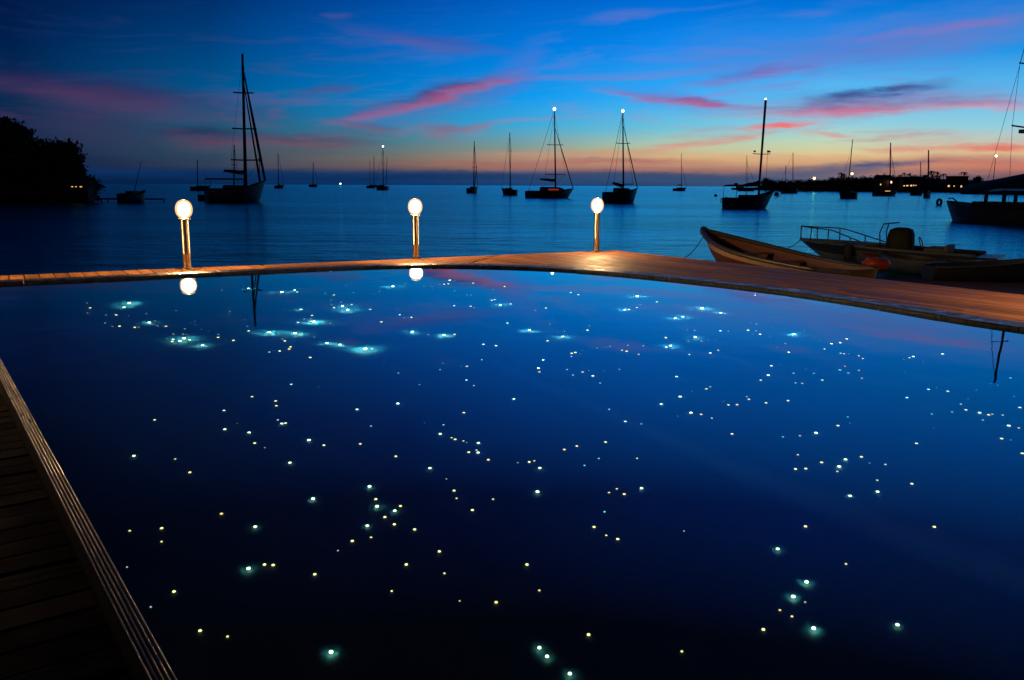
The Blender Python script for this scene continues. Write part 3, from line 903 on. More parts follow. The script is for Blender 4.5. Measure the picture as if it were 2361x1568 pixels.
yacht('sailing_yacht', 'dark moored sloop with a yellow lit window under the far houses', 'sailboat', 2052, 452, (2053.5, 329), (2009, 2076), 1, 20, 1.2, GY, mast_r=(.2, .15), spreaders=(.3,), fore=.85, fore_r=.04, back=False, boom=False, win=WARM)
yacht('sailing_yacht', 'small dark moored boat with a short mast in front of the houses', 'sailboat', 2123, 451, (2122.5, 373), (2097, 2133), 1, 20, 1.0, GY, mast_r=(.14, .10), spreaders=(), back=False, boom=False, fore_r=.015)
yacht('sailing_yacht', 'little dark boat with a pale faint mast left of the grey motor cruiser', 'sailboat', 2139, 456.5, (2141, 346), (2125, 2152), 1, 40, 1.3, GY, mast_r=(.2, .15), spreaders=(), back=False, boom=False, fore_r=.015)
yacht('sailing_yacht', 'small dim sloop seen end on in front of the wooden jetty', 'sailboat', 309, 467.5, (326, 371), (288, 331), 1, 62, 1.15, GY, wires=False, mast_r=(.055, .035), spreaders=(.3,), fore_r=.02, back=False, boom=False, B=2.8)
yacht('sailing_yacht', 'yacht half hidden behind the tallest yacht, showing a bare mast at its stern', 'sailboat', 541, 447, (540, 334), (500, 552), 1, 25, 1.3, GY, mast_r=(.2, .14), spreaders=(.55,), back=False, boom=False, fore_r=.02)
yacht('sailing_yacht', 'yacht behind the bow of the tallest yacht, only its mast clear', 'sailboat', 600, 440, (598, 361), (585, 607), 1, 40, 1.3, GY, mast_r=(.2, .14), spreaders=(), back=False, boom=False, fore_r=.02)
yacht('sailing_yacht', 'dim yacht above the left lamp with a short mast', 'sailboat', 456, 440, (455, 368), (440, 484), 1, 20, 1.4, GY, mast_r=(.2, .14), spreaders=(), back=False, boom=False, fore_r=.02)

# low motor cruiser with a pale canopy just left of the tallest yacht
p = on(497, 462, SEA); r = empty('motor_cruiser', (p.x, p.y, SEA), R(14)); tag(r, 'low motor cruiser with a pale flat canopy at the stern of the tallest yacht', 'motorboat')
g = add_hull(r, 5.2, 2.2, .8, HULL)
m = MB(); m.loft([[(x, s * 1.0, z) for s in (-1, -.4, .4, 1)] for x, z in ((-2.3, 1.75), (-1, 1.85), (.6, 1.85), (1.4, 1.7))]); m.build('canopy', CABIN, r)
for x in (-2.2, 1.1):
    for s in (-.95, .95):
        m = MB(); m.tube((x, s, .8), (x, s, 1.75), .025, n=6); m.build('canopy_post', SPAR, r)
m = MB(); m.box((.9, 0, 1.05), (1.2, 1.3, .55)); m.build('console', CABIN, r, bevel=.08)

# extras on the black cruising yacht: flags, instruments on the stern rail, mooring ball
root9 = c9[0]; d9 = c9[3]
def loc9(px, py): return root9.matrix_local.inverted() if False else Matrix.Rotation(-c9[5], 3, 'Z') @ (at(px, py, d9) - c9[4])
m = MB()
for px, c in ((1772, 349),):
    a = loc9(px - 4, 347.5); b = loc9(px + 5, 351.5)
    m.box((a + b) / 2, (.46, .04, .22))
m.build('courtesy_flag', mat('red_flag', (0.35, 0.03, 0.03), 0.8), root9)
m = MB(); a = loc9(1740, 349); m.box(a, (.3, .04, .2)); m.build('signal_flag', CANVAS, root9)
m = MB(); m.tube(loc9(1770, 345), loc9(1766, 432), .018, n=5); m.build('halyard', WIRE, root9)
m = MB(); m.tube(loc9(1698, 446), loc9(1697, 425), .03, n=5); m.box(loc9(1697, 424), (.5, .06, .2)); m.build('wind_generator', SPAR, root9)
m = MB(); m.box(loc9(1706, 432), (.9, .3, .2)); m.build('stern_locker', CANVAS, root9)
m = MB(); m.path([loc9(1662, 468), loc9(1662, 458), loc9(1676, 455)], .05, 6); m.build('stern_rail', SPAR, root9)
m = MB(); m.tube(loc9(1786, 458), loc9(1801, 451), .05, .03, 6); m.build('bowsprit', SPAR, root9)

m = MB(); m.lathe([(.48 * math.sin(math.pi * k / 10), -.48 * math.cos(math.pi * k / 10)) for k in range(11)], 18)
p = at(1789, 447.5, d9 + 6); o = m.build('buoy_ball', CANVAS); o.location = (p.x, p.y, SEA + .3)
p2 = on(1790, 452, SEA); o.location = (p2.x, p2.y, SEA + .42); o.scale = (1.35,) * 3
tag(o, 'round black mooring buoy beside the bow of the black cruising yacht', 'buoy')
m = MB(); m.lathe([(.4 * math.sin(math.pi * k / 10), -.4 * math.cos(math.pi * k / 10)) for k in range(11)], 16)
o = m.build('buoy_ball', CANVAS); p = on(1650, 453, SEA); o.location = (p.x, p.y, SEA + .2); tag(o, 'tiny black mooring buoy left of the black cruising yacht', 'buoy')
m = MB()
for k in range(16):
    a = 2 * math.pi * k / 16
m.path([(0.42 * math.cos(2 * math.pi * k / 20), 0, 0.42 * math.sin(2 * math.pi * k / 20)) for k in range(21)], .17, 8, cap=False)
o = m.build('ring_buoy', CANVAS); p = on(2165, 474, SEA); o.location = (p.x, p.y, SEA + .45); o.rotation_euler = (0, 0, R(25)); tag(o, 'black tyre shaped mooring buoy left of the grey motor cruiser', 'buoy')
m = MB(); m.lathe([(0, -.2), (.25, -.1), (.3, .1), (.12, .25), (.05, .7), (0, .7)], 12); b_ = m.build('marker_buoy', CANVAS)
p = on(785, 429.6, SEA); b_.location = (p.x, p.y, SEA); tag(b_, 'tiny lit channel buoy far out on the horizon', 'buoy')
m = MB(); m.lathe([(0, -1), (.8, -.6), (1, 0), (.8, .6), (0, 1)], 10); q = m.build('buoy_lamp', lamp_mat('green_white', (.8, 1, .55), 6), b_); q.location = (0, 0, 3.4); q.scale = (1.1,) * 3
m = MB(); m.tube((0, 0, .6), (0, 0, 3.4), .08, n=6); m.build('pole', SPAR, b_)

# large grey sail cruiser cut by the right side of the picture
bowp = on(2176, 508, SEA); ax = Vector((-0.46, 0.888, 0)).normalized()
yaw = math.atan2(ax.y, ax.x); Lc = 13.0
cen = bowp - ax * (Lc / 2) + Vector((0.1, 0, 0))
r = empty('sail_cruiser', (cen.x, cen.y, SEA), yaw); tag(r, 'big dark cruiser with hard top and open wheelhouse cut off by the right picture edge', 'yacht')
add_hull(r, Lc, 5.0, 1.05, HULLG, rise=.35, rake=.05)
def sect(x0, x1, w0, w1, z0, z1, name, m_, par, inset=.88):
    m = MB(); m.loft([[(x, w / 2, z0), (x, w / 2 * inset, z1), (x, -w / 2 * inset, z1), (x, -w / 2, z0)] for x, w in ((x0, w0), ((x0 + x1) / 2, (w0 + w1) / 2 * 1.03), (x1, w1))], smooth=False, cap=True)
    return m.build(name, m_, par, bevel=.05)
cb = sect(-5.0, 3.6, 3.9, 2.4, 1.0, 1.55, 'coach_roof', CABIN, r)
hd = MB(); hd.loft([[(x, w, 2.42 - abs(q) * .12) if False else (x, q * w, 2.5 - abs(q) * .14) for q in (-1, -.6, 0, .6, 1)] for x, w in ((-5.6, 2.1), (-2, 2.25), (1.6, 2.0), (2.3, 1.7))]); hd.loft([[(x, q * w, 2.40 - abs(q) * .14) for q in (-1, -.6, 0, .6, 1)] for x, w in ((-5.6, 2.1), (-2, 2.25), (1.6, 2.0), (2.3, 1.7))])
hd.build('hard_top', CABIN, r)
for x in (2.0, 0.6, -1.4, -3.4, -5.2):
    for s in (1, -1):
        m = MB(); m.box((x, s * 1.75, 1.95), (.28, .07, .95)); m.build('roof_pillar', CABIN, r)
m = MB(); m.box((-3.6, 0, 1.85), (2.2, 3.2, .7)); m.build('cockpit_screen', GLASSD, r)
m = MB(); m.path([(5.4, 0, 1.35), (6.0, 0, 1.75), (6.2, 0.25, 1.72)], .05, 6); m.build('bow_roller', SPAR, r)
dm = 62.0
inv = Matrix.Rotation(-yaw, 3, 'Z')
ft = inv @ (at(2367, 470, dm) - Vector((cen.x, cen.y, SEA))); tp = inv @ (at(2381, 40, dm) - Vector((cen.x, cen.y, SEA)))
m = MB(); m.tube((ft.x, ft.y, 1.2), tp, .11, .08, 10); m.build('mast', SPAR, r)
for (a, b, th) in (((2333, 289.5), (2400, 299), .06), ((2350, 145), (2392, 150), .05)):
    pa = inv @ (at(*a, dm) - Vector((cen.x, cen.y, SEA))); pb = inv @ (at(*b, dm) - Vector((cen.x, cen.y, SEA)))
    m = MB(); m.tube(pa, pb, th, n=6); m.build('spreader', SPAR, r)
for pts in (((2325, 470), (2334, 290), (2352, 145), (2381, 42)), ((2262, 470), (2381, 44))):
    m = MB(); m.path([inv @ (at(*q, dm) - Vector((cen.x, cen.y, SEA))) for q in pts], .016, 4); m.build('shroud', WIRE, r)
m = MB(); pf = inv @ (at(2359, 303, dm) - Vector((cen.x, cen.y, SEA))); m.box(pf, (.4, .4, .26)); m.build('spreader_flag', mat('pale_flag', (0.3, 0.34, 0.4), .8), r)

# ------------------------------------------------------------------ open fishing boat drawn up on the beach beside the deck
CREAM = mat('cream_paint', (0.135, 0.09, 0.043), 0.55, var=0.22, scale=3, stretch=(1, 1, 3))
MAROON = mat('maroon_paint', (0.05, 0.012, 0.01), 0.55, var=0.3, scale=3)
REDIN = mat('red_inside', (0.045, 0.006, 0.004), 0.6, var=0.35, scale=4)
DARKT = mat('dark_gunwale', (0.012, 0.010, 0.010), 0.5, var=0.2)
Pb = at(1622, 531, 27.0); Ps = at(1955, 622, 19.4)
axis = Vector((Pb.x - Ps.x, Pb.y - Ps.y, 0)); Lp = axis.length; yaw = math.atan2(axis.y, axis.x)
o0 = Vector((Ps.x, Ps.y, -0.97))
r = empty('fishing_boat', o0, yaw); tag(r, 'open wooden fishing boat with cream sides, maroon inside and a high raised bow', 'boat')
zb, zs = Pb.z + 0.97, Ps.z + 0.97
def pang(t):
    w = .86 * (0.86 + .14 * math.sin(min(1, t / .4) * math.pi / 2)) if t < .45 else .86 * math.cos((t - .45) / .55 * math.pi / 2) ** .8
    w = max(w, .035)
    z = zs + (zb - zs) * t ** 2.3
    k = 0.02 + .62 * max(0, (t - .78) / .22) ** 2
    x = t * Lp
    rk = .75 * t ** 4
    return x, w, z, k, rk
def pring(t, ins=0.0):
    x, w, z, k, rk = pang(t); w2 = max(.005, w - ins); k2 = k + ins * 1.4
    P = lambda s, q, zz: (x - rk * (1 - (zz - k) / (z - k)), s * w2 * q, zz)
    return [P(1, 1, z), P(1, .97, z - .34 * (z - k)), P(1, .86, z - .62 * (z - k)), P(1, .6, k2 + .03), P(1, 0, k2), P(-1, .6, k2 + .03), P(-1, .86, z - .62 * (z - k)), P(-1, .97, z - .34 * (z - k)), P(-1, 1, z)]
T = [i / 24 for i in range(25)]
up_ = MB(); lo = MB()
for sel, mbx in (((0, 1), up_), ((1, 2, 3, 4, 5, 6, 7), lo), ((7, 8), up_)):
    mbx.loft([[pring(t)[i] for i in sel] for t in T])
fixn(up_.build('hull', CREAM, r)); fixn(lo.build('hull_bottom', MAROON, r))
m = MB(); m.loft([pring(t, .035) for t in T]); m.add(pring(0, .035), [list(range(9))]); m.build('inner_planking', REDIN, r)
m = MB(); m.add(pring(0), [list(range(9))]); m.build('transom', CREAM, r)
for s in (0, 8):
    m = MB(); m.path([Vector(pring(t)[s]) for t in T], [.045 + .03 * t for t in T], 8); m.build('gunwale', DARKT, r)
m = MB(); m.loft([[Vector(pring(t)[0]) + Vector((0, -.02, -.10)), Vector(pring(t)[8]) + Vector((0, .02, -.10))] for t in T if t >= .86], smooth=False); m.build('bow_deck', CREAM, r)
for t in (.2, .42, .62):
    x, w, z, k, rk = pang(t); m = MB(); m.box((x, 0, z - .17), (.26, 2 * w * .95, .035)); m.build('thwart', mat('thwart_wood', (.08, .022, .012), .6, var=.3), r)
m = MB(); x, w, z, k, rk = pang(1); m.lathe([(0, -.14), (.10, -.12), (.12, 0), (.09, .1), (0, .13)], 12, (x - .02, 0, z)); m.build('bow_cap', DARKT, r)
x, w, z, k, rk = pang(1)
bt = Matrix.Rotation(yaw, 3, 'Z') @ Vector((x - .1, 0, z - .12)) + o0
e = on(1562, 598, SEA)
m = MB(); m.path([bt.lerp(e, q / 8) - Vector((0, 0, .22 * math.sin(math.pi * q / 8))) for q in range(9)], .014, 6)
tag(m.build('mooring_rope', WIRE), 'thin rope running from the raised bow of the fishing boat into the sea', 'rope')

# ------------------------------------------------------------------ motorboat behind it
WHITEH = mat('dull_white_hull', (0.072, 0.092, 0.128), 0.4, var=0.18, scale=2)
NAVY = mat('navy_paint', (0.014, 0.017, 0.032), 0.4, var=0.2)
REDST = mat('dark_red_stripe', (0.08, 0.015, 0.015), 0.5, var=0.2)
Bp = at(1846, 553, 31.0); Sp = at(2262, 588, 27.6)
axis = Vector((Bp.x - Sp.x, Bp.y - Sp.y, 0)); Lm = axis.length; yaw = math.atan2(axis.y, axis.x)
o0 = Vector((Sp.x, Sp.y, SEA)); r = empty('motorboat', o0, yaw); tag(r, 'open motorboat with bow rail, dark domed console and pale sides, moored behind the fishing boat', 'motorboat')
zb, zs = Bp.z - SEA, Sp.z - SEA
Bm = 1.15
def mring(t, ins=0.0, n=9):
    w = Bm * (.92 + .08 * math.sin(min(1, t / .4) * math.pi / 2)) if t < .4 else Bm * math.cos((t - .4) / .6 * math.pi / 2) ** .7
    w = max(.03, w); z = zs + (zb - zs) * t ** 1.25; k = -.25 + .2 * max(0, (t - .8) / .2); x = t * Lm; rk = 1.05 * t ** 3
    w2 = max(.008, w - ins); kk = k + ins * 2
    P = lambda s, q, zz: (x - rk * (1 - (zz - k) / (z - k)), s * w2 * q, zz)
    return [P(1, 1.0, z), P(1, .985, z - .10), P(1, .95, z - .34 * (z - k)), P(1, .80, z - .62 * (z - k)), P(1, 0, kk), P(-1, .80, z - .62 * (z - k)), P(-1, .95, z - .34 * (z - k)), P(-1, .985, z - .10), P(-1, 1.0, z)]
a_, b_, c_ = MB(), MB(), MB()
for sel, q in (((0, 1), a_), ((1, 2, 3), b_), ((3, 4, 5), c_), ((5, 6, 7), b_), ((7, 8), a_)):
    q.loft([[mring(t)[i] for i in sel] for t in T])
fixn(b_.build('hull', WHITEH, r)); fixn(a_.build('rubbing_strake', NAVY, r)); fixn(c_.build('hull_bottom', NAVY, r))
for s in (1, 5):
    m = MB(); m.loft([[Vector(mring(t)[q]) * 1.0 + Vector((0, (.012 if s == 1 else -.012), 0)) for q in ((s, s + 1) if s == 1 else (6, 7))] for t in T if t > .62]); m.build('bow_panel', NAVY, r)
    m = MB(); m.loft([[Vector(mring(t)[1 if s == 1 else 7]).lerp(Vector(mring(t)[2 if s == 1 else 6]), u) + Vector((0, (.012 if s == 1 else -.012), 0)) for u in (.25, .8)] for t in T if .38 < t < .6]); m.build('name_panel', REDST, r)
m = MB(); m.add(mring(0), [list(range(9))]); m.build('transom', NAVY, r)
m = MB(); m.loft([[Vector(mring(t)[0]) + Vector((0, -.06, -.01)), Vector(mring(t)[8]) + Vector((0, .06, -.01))] for t in T if t > .62], smooth=False); m.build('foredeck', WHITEH, r)
m = MB(); m.loft([[Vector(mring(t)[1]) + Vector((0, -.1, -.28)), Vector(mring(t)[7]) + Vector((0, .1, -.28))] for t in T if t <= .66], smooth=False); m.build('cockpit_floor', WHITEH, r)
for s in (0, 8):
    m = MB(); m.path([Vector(mring(t)[s]) + Vector((0, (-.05 if s == 0 else .05), .02)) for t in T], .06, 6); m.build('side_deck', WHITEH, r)
pts = [t for t in T if t >= .5]
for s in (0, 8):
    sg = -1 if s == 0 else 1
    base_ = [Vector(mring(t)[s]) for t in pts]
    m = MB(); m.path([b + Vector((0, sg * .06, .04 + .44 * min(1, (t - .5) / .28))) for b, t in zip(base_, pts)], .022, 6); m.build('bow_rail', SPAR, r)
    for t in (.66, .8, .92, 1.0):
        b = Vector(mring(t)[s]); m = MB(); m.tube(b, b + Vector((0, sg * .06, .04 + .44 * min(1, (t - .5) / .28))), .02, n=6); m.build('rail_post', SPAR, r)
# console under its dome, windscreen hoop, wheel, seats, engine, stern swim platform and a dark rounded roll on the side
cx = Lm * .42
m = MB(); m.loft([[(cx + q * .37 * sc, p_ * .37 * sc, z) for q, p_ in ((-1, -.7), (-.7, -1), (.7, -1), (1, -.7), (1, .7), (.7, 1), (-.7, 1), (-1, .7))] for z, sc in ((zs - .25, 1), (zs + .3, 1.02), (zs + .56, .98), (zs + .72, .84), (zs + .78, .5), (zs + .79, .05))], close=True); m.build('console', mat('black_cover', (.006, .007, .009), .8), r)
m = MB(); m.path([(cx + .52, -.45, zs + .1), (cx + .58, -.44, zs + .6), (cx + .5, -.36, zs + .9), (cx + .1, 0, zs + .95), (cx + .5, .36, zs + .9), (cx + .58, .44, zs + .6), (cx + .52, .45, zs + .1)], .022, 6); m.build('windscreen_hoop', SPAR, r)
m = MB(); m.path([(cx - .62 + .06 * math.sin(2 * math.pi * k / 16), .17 * math.cos(2 * math.pi * k / 16), zs + .32 + .17 * math.sin(2 * math.pi * k / 16)) for k in range(17)], .02, 6, cap=False); m.build('steering_wheel', SPAR, r)
m = MB(); m.box((cx - 1.15, .1, zs - .02), (.7, 1.1, .46)); m.build('seat', mat('dull_cushion', (.08, .07, .06), .7), r, bevel=.12)
m = MB(); m.box((cx - 1.5, .1, zs + .06), (.16, 1.1, .46)); m.build('seat_back', mat('dull_cushion', (.08, .07, .06), .7), r, bevel=.06)
m = MB(); m.box((-.28, 0, zs - .06), (.62, 1.9, .08)); m.build('swim_platform', NAVY, r, bevel=.03)
m = MB(); m.lathe([(.0, -.3), (.12, -.26), (.14, 0), (.12, .26), (0, .3)], 12, (Lm * .66, Vector(mring(.66)[0]).y + .13, zs - .05)); m.build('dark_side_roll', CANVAS, r)
bt = Bp + Vector((0, 0, -.02)); e = on(1786, 580, SEA)
m = MB(); m.path([bt.lerp(e, q / 6) - Vector((0, 0, .1 * math.sin(math.pi * q / 6))) for q in range(7)], .014, 6); tag(m.build('mooring_rope', WIRE), 'rope slanting left from the bow of the motorboat to the water', 'rope')
bt = Sp + Vector((.2, -.2, 0)); e = on(2296, 606, SEA)
m = MB(); m.path([bt.lerp(e, q / 6) - Vector((0, 0, .06 * math.sin(math.pi * q / 6))) for q in range(7)], .016, 6); tag(m.build('mooring_rope', WIRE), 'short dark rope from the stern of the motorboat', 'rope')


def small_boat(name, label, cat, pa, da, pb, db, beam, fb, mh, mr, min_, sink, rise=.25):
    A = at(*pa, da); Bq = at(*pb, db); ax = Vector((Bq.x - A.x, Bq.y - A.y, 0)); L = ax.length
    z0 = min(A.z, Bq.z) - fb
    o = Vector((A.x, A.y, z0)); r = empty(name, o, math.atan2(ax.y, ax.x)); tag(r, label, cat)
    def rg(t, ins=0):
        w = beam / 2 * (math.sin(min(1, (t + .35) / .75) * math.pi / 2)) if t < .4 else beam / 2 * math.cos((t - .4) / .6 * math.pi / 2) ** .7
        w = max(.02, w - ins); z = fb + rise * t ** 2; k = ins * 1.3 + sink * t ** 6; x = t * L
        return [(x, w, z), (x - .1 * t, w * .9, z * .45 + k * .5), (x - .2 * t, w * .6, k), (x - .25 * t, 0, k - .02), (x - .2 * t, -w * .6, k), (x - .1 * t, -w * .9, z * .45 + k * .5), (x, -w, z)]
    TT = [i / 14 for i in range(15)]
    m = MB(); m.loft([rg(t) for t in TT]); m.add(rg(0), [list(range(7))]); fixn(m.build('hull', mh, r))
    m = MB(); m.loft([rg(t, .03) for t in TT]); m.build('inner_planking', min_, r)
    for s in (0, 6):
        m = MB(); m.path([Vector(rg(t)[s]) for t in TT], .035, 6); m.build('gunwale', mr, r)
    for t in (.25, .5):
        q = rg(t); m = MB(); m.box((t * L, 0, q[0][2] - .14), (.22, q[0][1] * 1.9, .03)); m.build('thwart', min_, r)
    return r
small_boat('skiff', 'small skiff with dull white side and dark gunwale, lying in front of the motorboat', 'boat', (2168, 600), 25.6, (2030, 588), 27.3, 1.1, .42, WHITEH, DARKT, DARKT, .1, .12)
small_boat('rowing_boat', 'long dark blue rowing boat on the sand at the right picture edge', 'boat', (2140, 613), 23.5, (2425, 592), 23.5, 1.2, .42, NAVY, NAVY, DARKT, .1, .22)
m = MB(); m.lathe([(0, -.36), (.12, -.35), (.165, -.26), (.17, 0), (.165, .26), (.10, .33), (.05, .36), (.05, .42), (0, .43)], 20)
o = m.build('orange_canister', mat('orange_plastic', (0.40, 0.05, 0.01), 0.35, var=.15)); p = at(2021, 608.5, 24.4); o.location = (p.x, p.y, p.z); o.rotation_euler = (0, R(-86), R(8))
tag(o, 'orange plastic canister lying on the sand in front of the motorboat', 'canister')
m = MB(); a = at(1884, 629, 19.0); b = at(1957, 631.5, 18.6); m.box((0, 0, 0), ((b - a).length, .16, .13)); o = m.build('timber_baulk', dk, bevel=.012)
o.location = (a + b) / 2; o.rotation_euler = (0, 0, math.atan2((b - a).y, (b - a).x)); tag(o, 'short dark timber baulk lying against the stern of the fishing boat', 'timber')

# ------------------------------------------------------------------ land, trees, houses, lamps on shore
LEAF = mat('dark_leaf', (0.03, 0.045, 0.02), 0.8, var=0.5, scale=0.6)
BARK = mat('bark', (0.05, 0.04, 0.03), 0.9, var=0.3, scale=2)
EARTH = mat('dark_earth', (0.03, 0.028, 0.02), 0.95, var=0.3, scale=0.1)


def leaves(mb, cen, rad, n, size, rng, flat=1.0):
    """clumps of leaf-sized faces through an ellipsoid, thicker towards its skin"""
    cen = Vector(cen)
    ncl = max(6, n // 26)
    for c in range(ncl):
        v = Vector((rng.gauss(0, 1), rng.gauss(0, 1), rng.gauss(0, 1))).normalized() * (rng.random() ** .45)
        q = cen + Vector((v.x * rad[0], v.y * rad[1], v.z * rad[2]))
        cr = size * rng.uniform(1.6, 3.4)
        for k in range(n // ncl):
            d = Vector((rng.gauss(0, .5), rng.gauss(0, .5), rng.gauss(0, .38))) * cr
            p = q + d
            a = Vector((rng.gauss(0, 1), rng.gauss(0, 1), rng.gauss(0, .6))).normalized(); b = a.orthogonal().normalized()
            b = Matrix.Rotation(rng.random() * 6.28, 3, a) @ b; s = size * rng.uniform(.6, 1.25)
            t_ = a.cross(b)
            mb.add([p - t_ * s, p + b * s * .42, p + t_ * s, p - b * s * .42], [(0, 1, 2, 3)])


def tree(name, label, base, blobs, n, size, seed, group, trunk_r=.3):
    rng = random.Random(seed)
    r = empty(name, base); tag(r, label, 'tree', group)
    top = max(b[0][2] for b in blobs)
    m = MB()
    cx = sum(b[0][0] for b in blobs) / len(blobs); cyy = sum(b[0][1] for b in blobs) / len(blobs)
    fork = Vector((cx * .4, cyy * .4, top * .38))
    m.path([(0, 0, -1.0), (cx * .15, 0, top * .18), fork], [trunk_r * 1.25, trunk_r, trunk_r * .8], 8)
    for b in blobs:
        e = Vector(b[0]); m.path([fork, fork.lerp(e, .5) + Vector((rng.uniform(-.4, .4), 0, .3)), e], [trunk_r * .55, trunk_r * .35, trunk_r * .1], 6)
    m.build('trunk', BARK, r)
    m = MB(); tot = sum(b[1][0] * b[1][2] for b in blobs)
    for b in blobs: leaves(m, b[0], b[1], int(n * b[1][0] * b[1][2] / tot), size, rng)
    m.build('crown', LEAF, r)
    return r


def ridge(name, rows, depth, front, m):
    """land: for each (px, py_top, py_shore, distance) a shore point, a crest and a back"""
    rings = []
    for px, top, shore_d, back in rows:
        s = at(px, 440, shore_d); c = at(px, top, shore_d + front)
        u = Vector((s.x, s.y, 0)).normalized()
        z = max(c.z, SEA + .3)
        rings.append([(s.x, s.y, SEA - .5), (*(s + u * front * .18).xy, SEA + (z - SEA) * .28), (*(s + u * front * .55).xy, SEA + (z - SEA) * .72), (*(s + u * front).xy, z), (*(s + u * (front + back)).xy, z * .7), (*(s + u * (front + back * 2)).xy, SEA - .5)])
    mb = MB(); mb.loft(rings); return tag(fixn(mb.build(name, m)), kind='structure')


# left shore and its trees
ridge('left_shore', [(-500, 436, 118, 20), (-200, 438, 120, 20), (0, 443, 122, 20), (120, 448, 124, 20), (190, 449, 126, 20), (222, 454, 130, 10), (230, 463, 134, 3)], 0, 8, EARTH)
def pxb(px, pt, pb, d, hw, dd=0):     # helper: base point and scale at a distance
    return at(px, pb, d), d / FOC
GT = 'trees on the left shore'
sc = 128 / FOC
def blob(dx, py, rx, ry, d=128, base=458, yo=0): return ((dx * d / FOC, yo, (base - py) * d / FOC), (rx * d / FOC, rx * d / FOC * .8, ry * d / FOC))
p = at(30, 458, 129); tree('shade_tree', 'tall dark shade tree with a domed crown at the left picture edge', (p.x, p.y, p.z), [blob(-5, 322, 48, 36), blob(30, 335, 30, 22), blob(-45, 340, 46, 42), blob(18, 378, 48, 36), blob(-30, 395, 56, 36), blob(30, 415, 42, 28), blob(-8, 300, 30, 14), blob(46, 312, 10, 9)], 12000, .36, 3, GT, .5)
p = at(-85, 458, 133); tree('shade_tree', 'dark shade tree mostly cut off by the left picture edge', (p.x, p.y, p.z), [blob(0, 322, 60, 38), blob(50, 350, 40, 40), blob(-50, 350, 50, 40), blob(10, 400, 70, 40)], 7000, .40, 4, GT, .5)
p = at(128, 458, 126); tree('shade_tree', 'broad dark tree with a lumpy crown right of the tallest shore tree', (p.x, p.y, p.z), [blob(-20, 358, 34, 26), blob(20, 362, 36, 29), blob(-48, 358, 26, 20), blob(44, 384, 22, 26), blob(-10, 400, 60, 32), blob(34, 345, 14, 11), blob(48, 350, 9, 8), blob(30, 418, 38, 24)], 12000, .34, 5, GT, .42)
p = at(176, 460, 124); tree('shade_tree', 'low dark tree leaning over the water at the end of the left shore', (p.x, p.y, p.z), [blob(0, 400, 18, 22, 124), blob(-20, 422, 26, 22, 124), blob(-18, 440, 30, 16, 124)], 4500, .32, 6, GT, .25)
p = at(207, 457, 131); tree('round_tree', 'small round tree beside the lit beach hut on the left shore', (p.x, p.y, p.z), [blob(0, 426, 19, 15, 131, 457), blob(14, 430, 10, 8, 131, 457), blob(-6, 440, 20, 12, 131, 457)], 2600, .26, 7, GT, .14)
GS = 'bushes under the left shore trees'
for i, (px, py, rx, ry, lab) in enumerate([(-20, 440, 50, 22, 'dark bush under the tree at the left picture edge'), (60, 442, 46, 22, 'dark bush between the two biggest shore trees'), (125, 444, 42, 20, 'dark bush under the broad lumpy tree'), (180, 452, 26, 13, 'dark bush at the tip of the left shore')]):
    p = at(px, 460, 123); rr = empty('bush', (p.x, p.y, p.z)); tag(rr, lab, 'bush', GS)
    rng = random.Random(40 + i); m = MB(); leaves(m, (0, 0, (460 - py) * 123 / FOC), (rx * 123 / FOC, 1.6, ry * 123 / FOC), 2600, .30, rng); m.build('foliage', LEAF, rr)
    m = MB(); m.tube((0, 0, -.6), (0, 0, (460 - py) * 123 / FOC), .12, .05, 6); m.build('stem', BARK, rr)
# beach hut with lit openings
p = at(187, 428, 119); rr = empty('beach_hut', (p.x, p.y, SEA + .2)); tag(rr, 'tiny beach hut with yellow lit openings under the left shore trees', 'hut')
hz = p.z - SEA - .2
m = MB(); m.box((0, 0, hz * .5), (2.6, 2.0, hz)); m.build('wall', BARK, rr)
m = MB(); m.lathe([(2.1, hz - .05), (1.2, hz + .6), (0, hz + 1.0)], 8); m.build('roof', CANVAS, rr)
for x, w in ((-.7, .22), (-.2, .16), (.45, .3)):
    m = MB(); m.box((x, -1.02, hz * .93), (w, .04, .10)); m.build('lit_opening', WARM, rr)
p = at(186, 442, 118); 
p = at(185.5, 422, 118); m = MB(); m.lathe([(0, -.12), (.12, 0), (0, .12)], 8); q = empty('shore_lamp', (p.x, p.y, SEA)); tag(q, 'small yellow lamp on a pole above the lit beach hut', 'lamp')
g = m.build('lamp_globe', WARM, q); g.location = (0, 0, p.z - SEA); m = MB(); m.tube((0, 0, 0), (0, 0, p.z - SEA - .1), .04, n=6); m.build('pole', SPAR, q)
# wooden jetty
a = on(186, 464, SEA); b = on(392, 464, SEA); zz = at(290, 457.5, 127).z
r = empty('jetty', (a.x, 127, SEA)); tag(r, 'long low wooden jetty on posts running out from the left shore', 'jetty')
Lj = (392 - 186) / FOC * 127
m = MB()
for k in range(int(Lj / .22)): m.box((k * .22 + .1, 0, zz - SEA), (.19, 1.5, .07))
m.build('deck_planks', dk, r)
m = MB(); m.box((Lj / 2, -.6, zz - SEA - .12), (Lj, .1, .15)); m.build('beam', dk, r)
for px in (213, 220, 253, 260, 300, 340, 388):
    m = MB(); m.tube(((px - 186) / FOC * 127, -.55 if px % 2 else .55, -1), ((px - 186) / FOC * 127, -.55 if px % 2 else .55, zz - SEA), .09, n=7); m.build('post', dk, r)

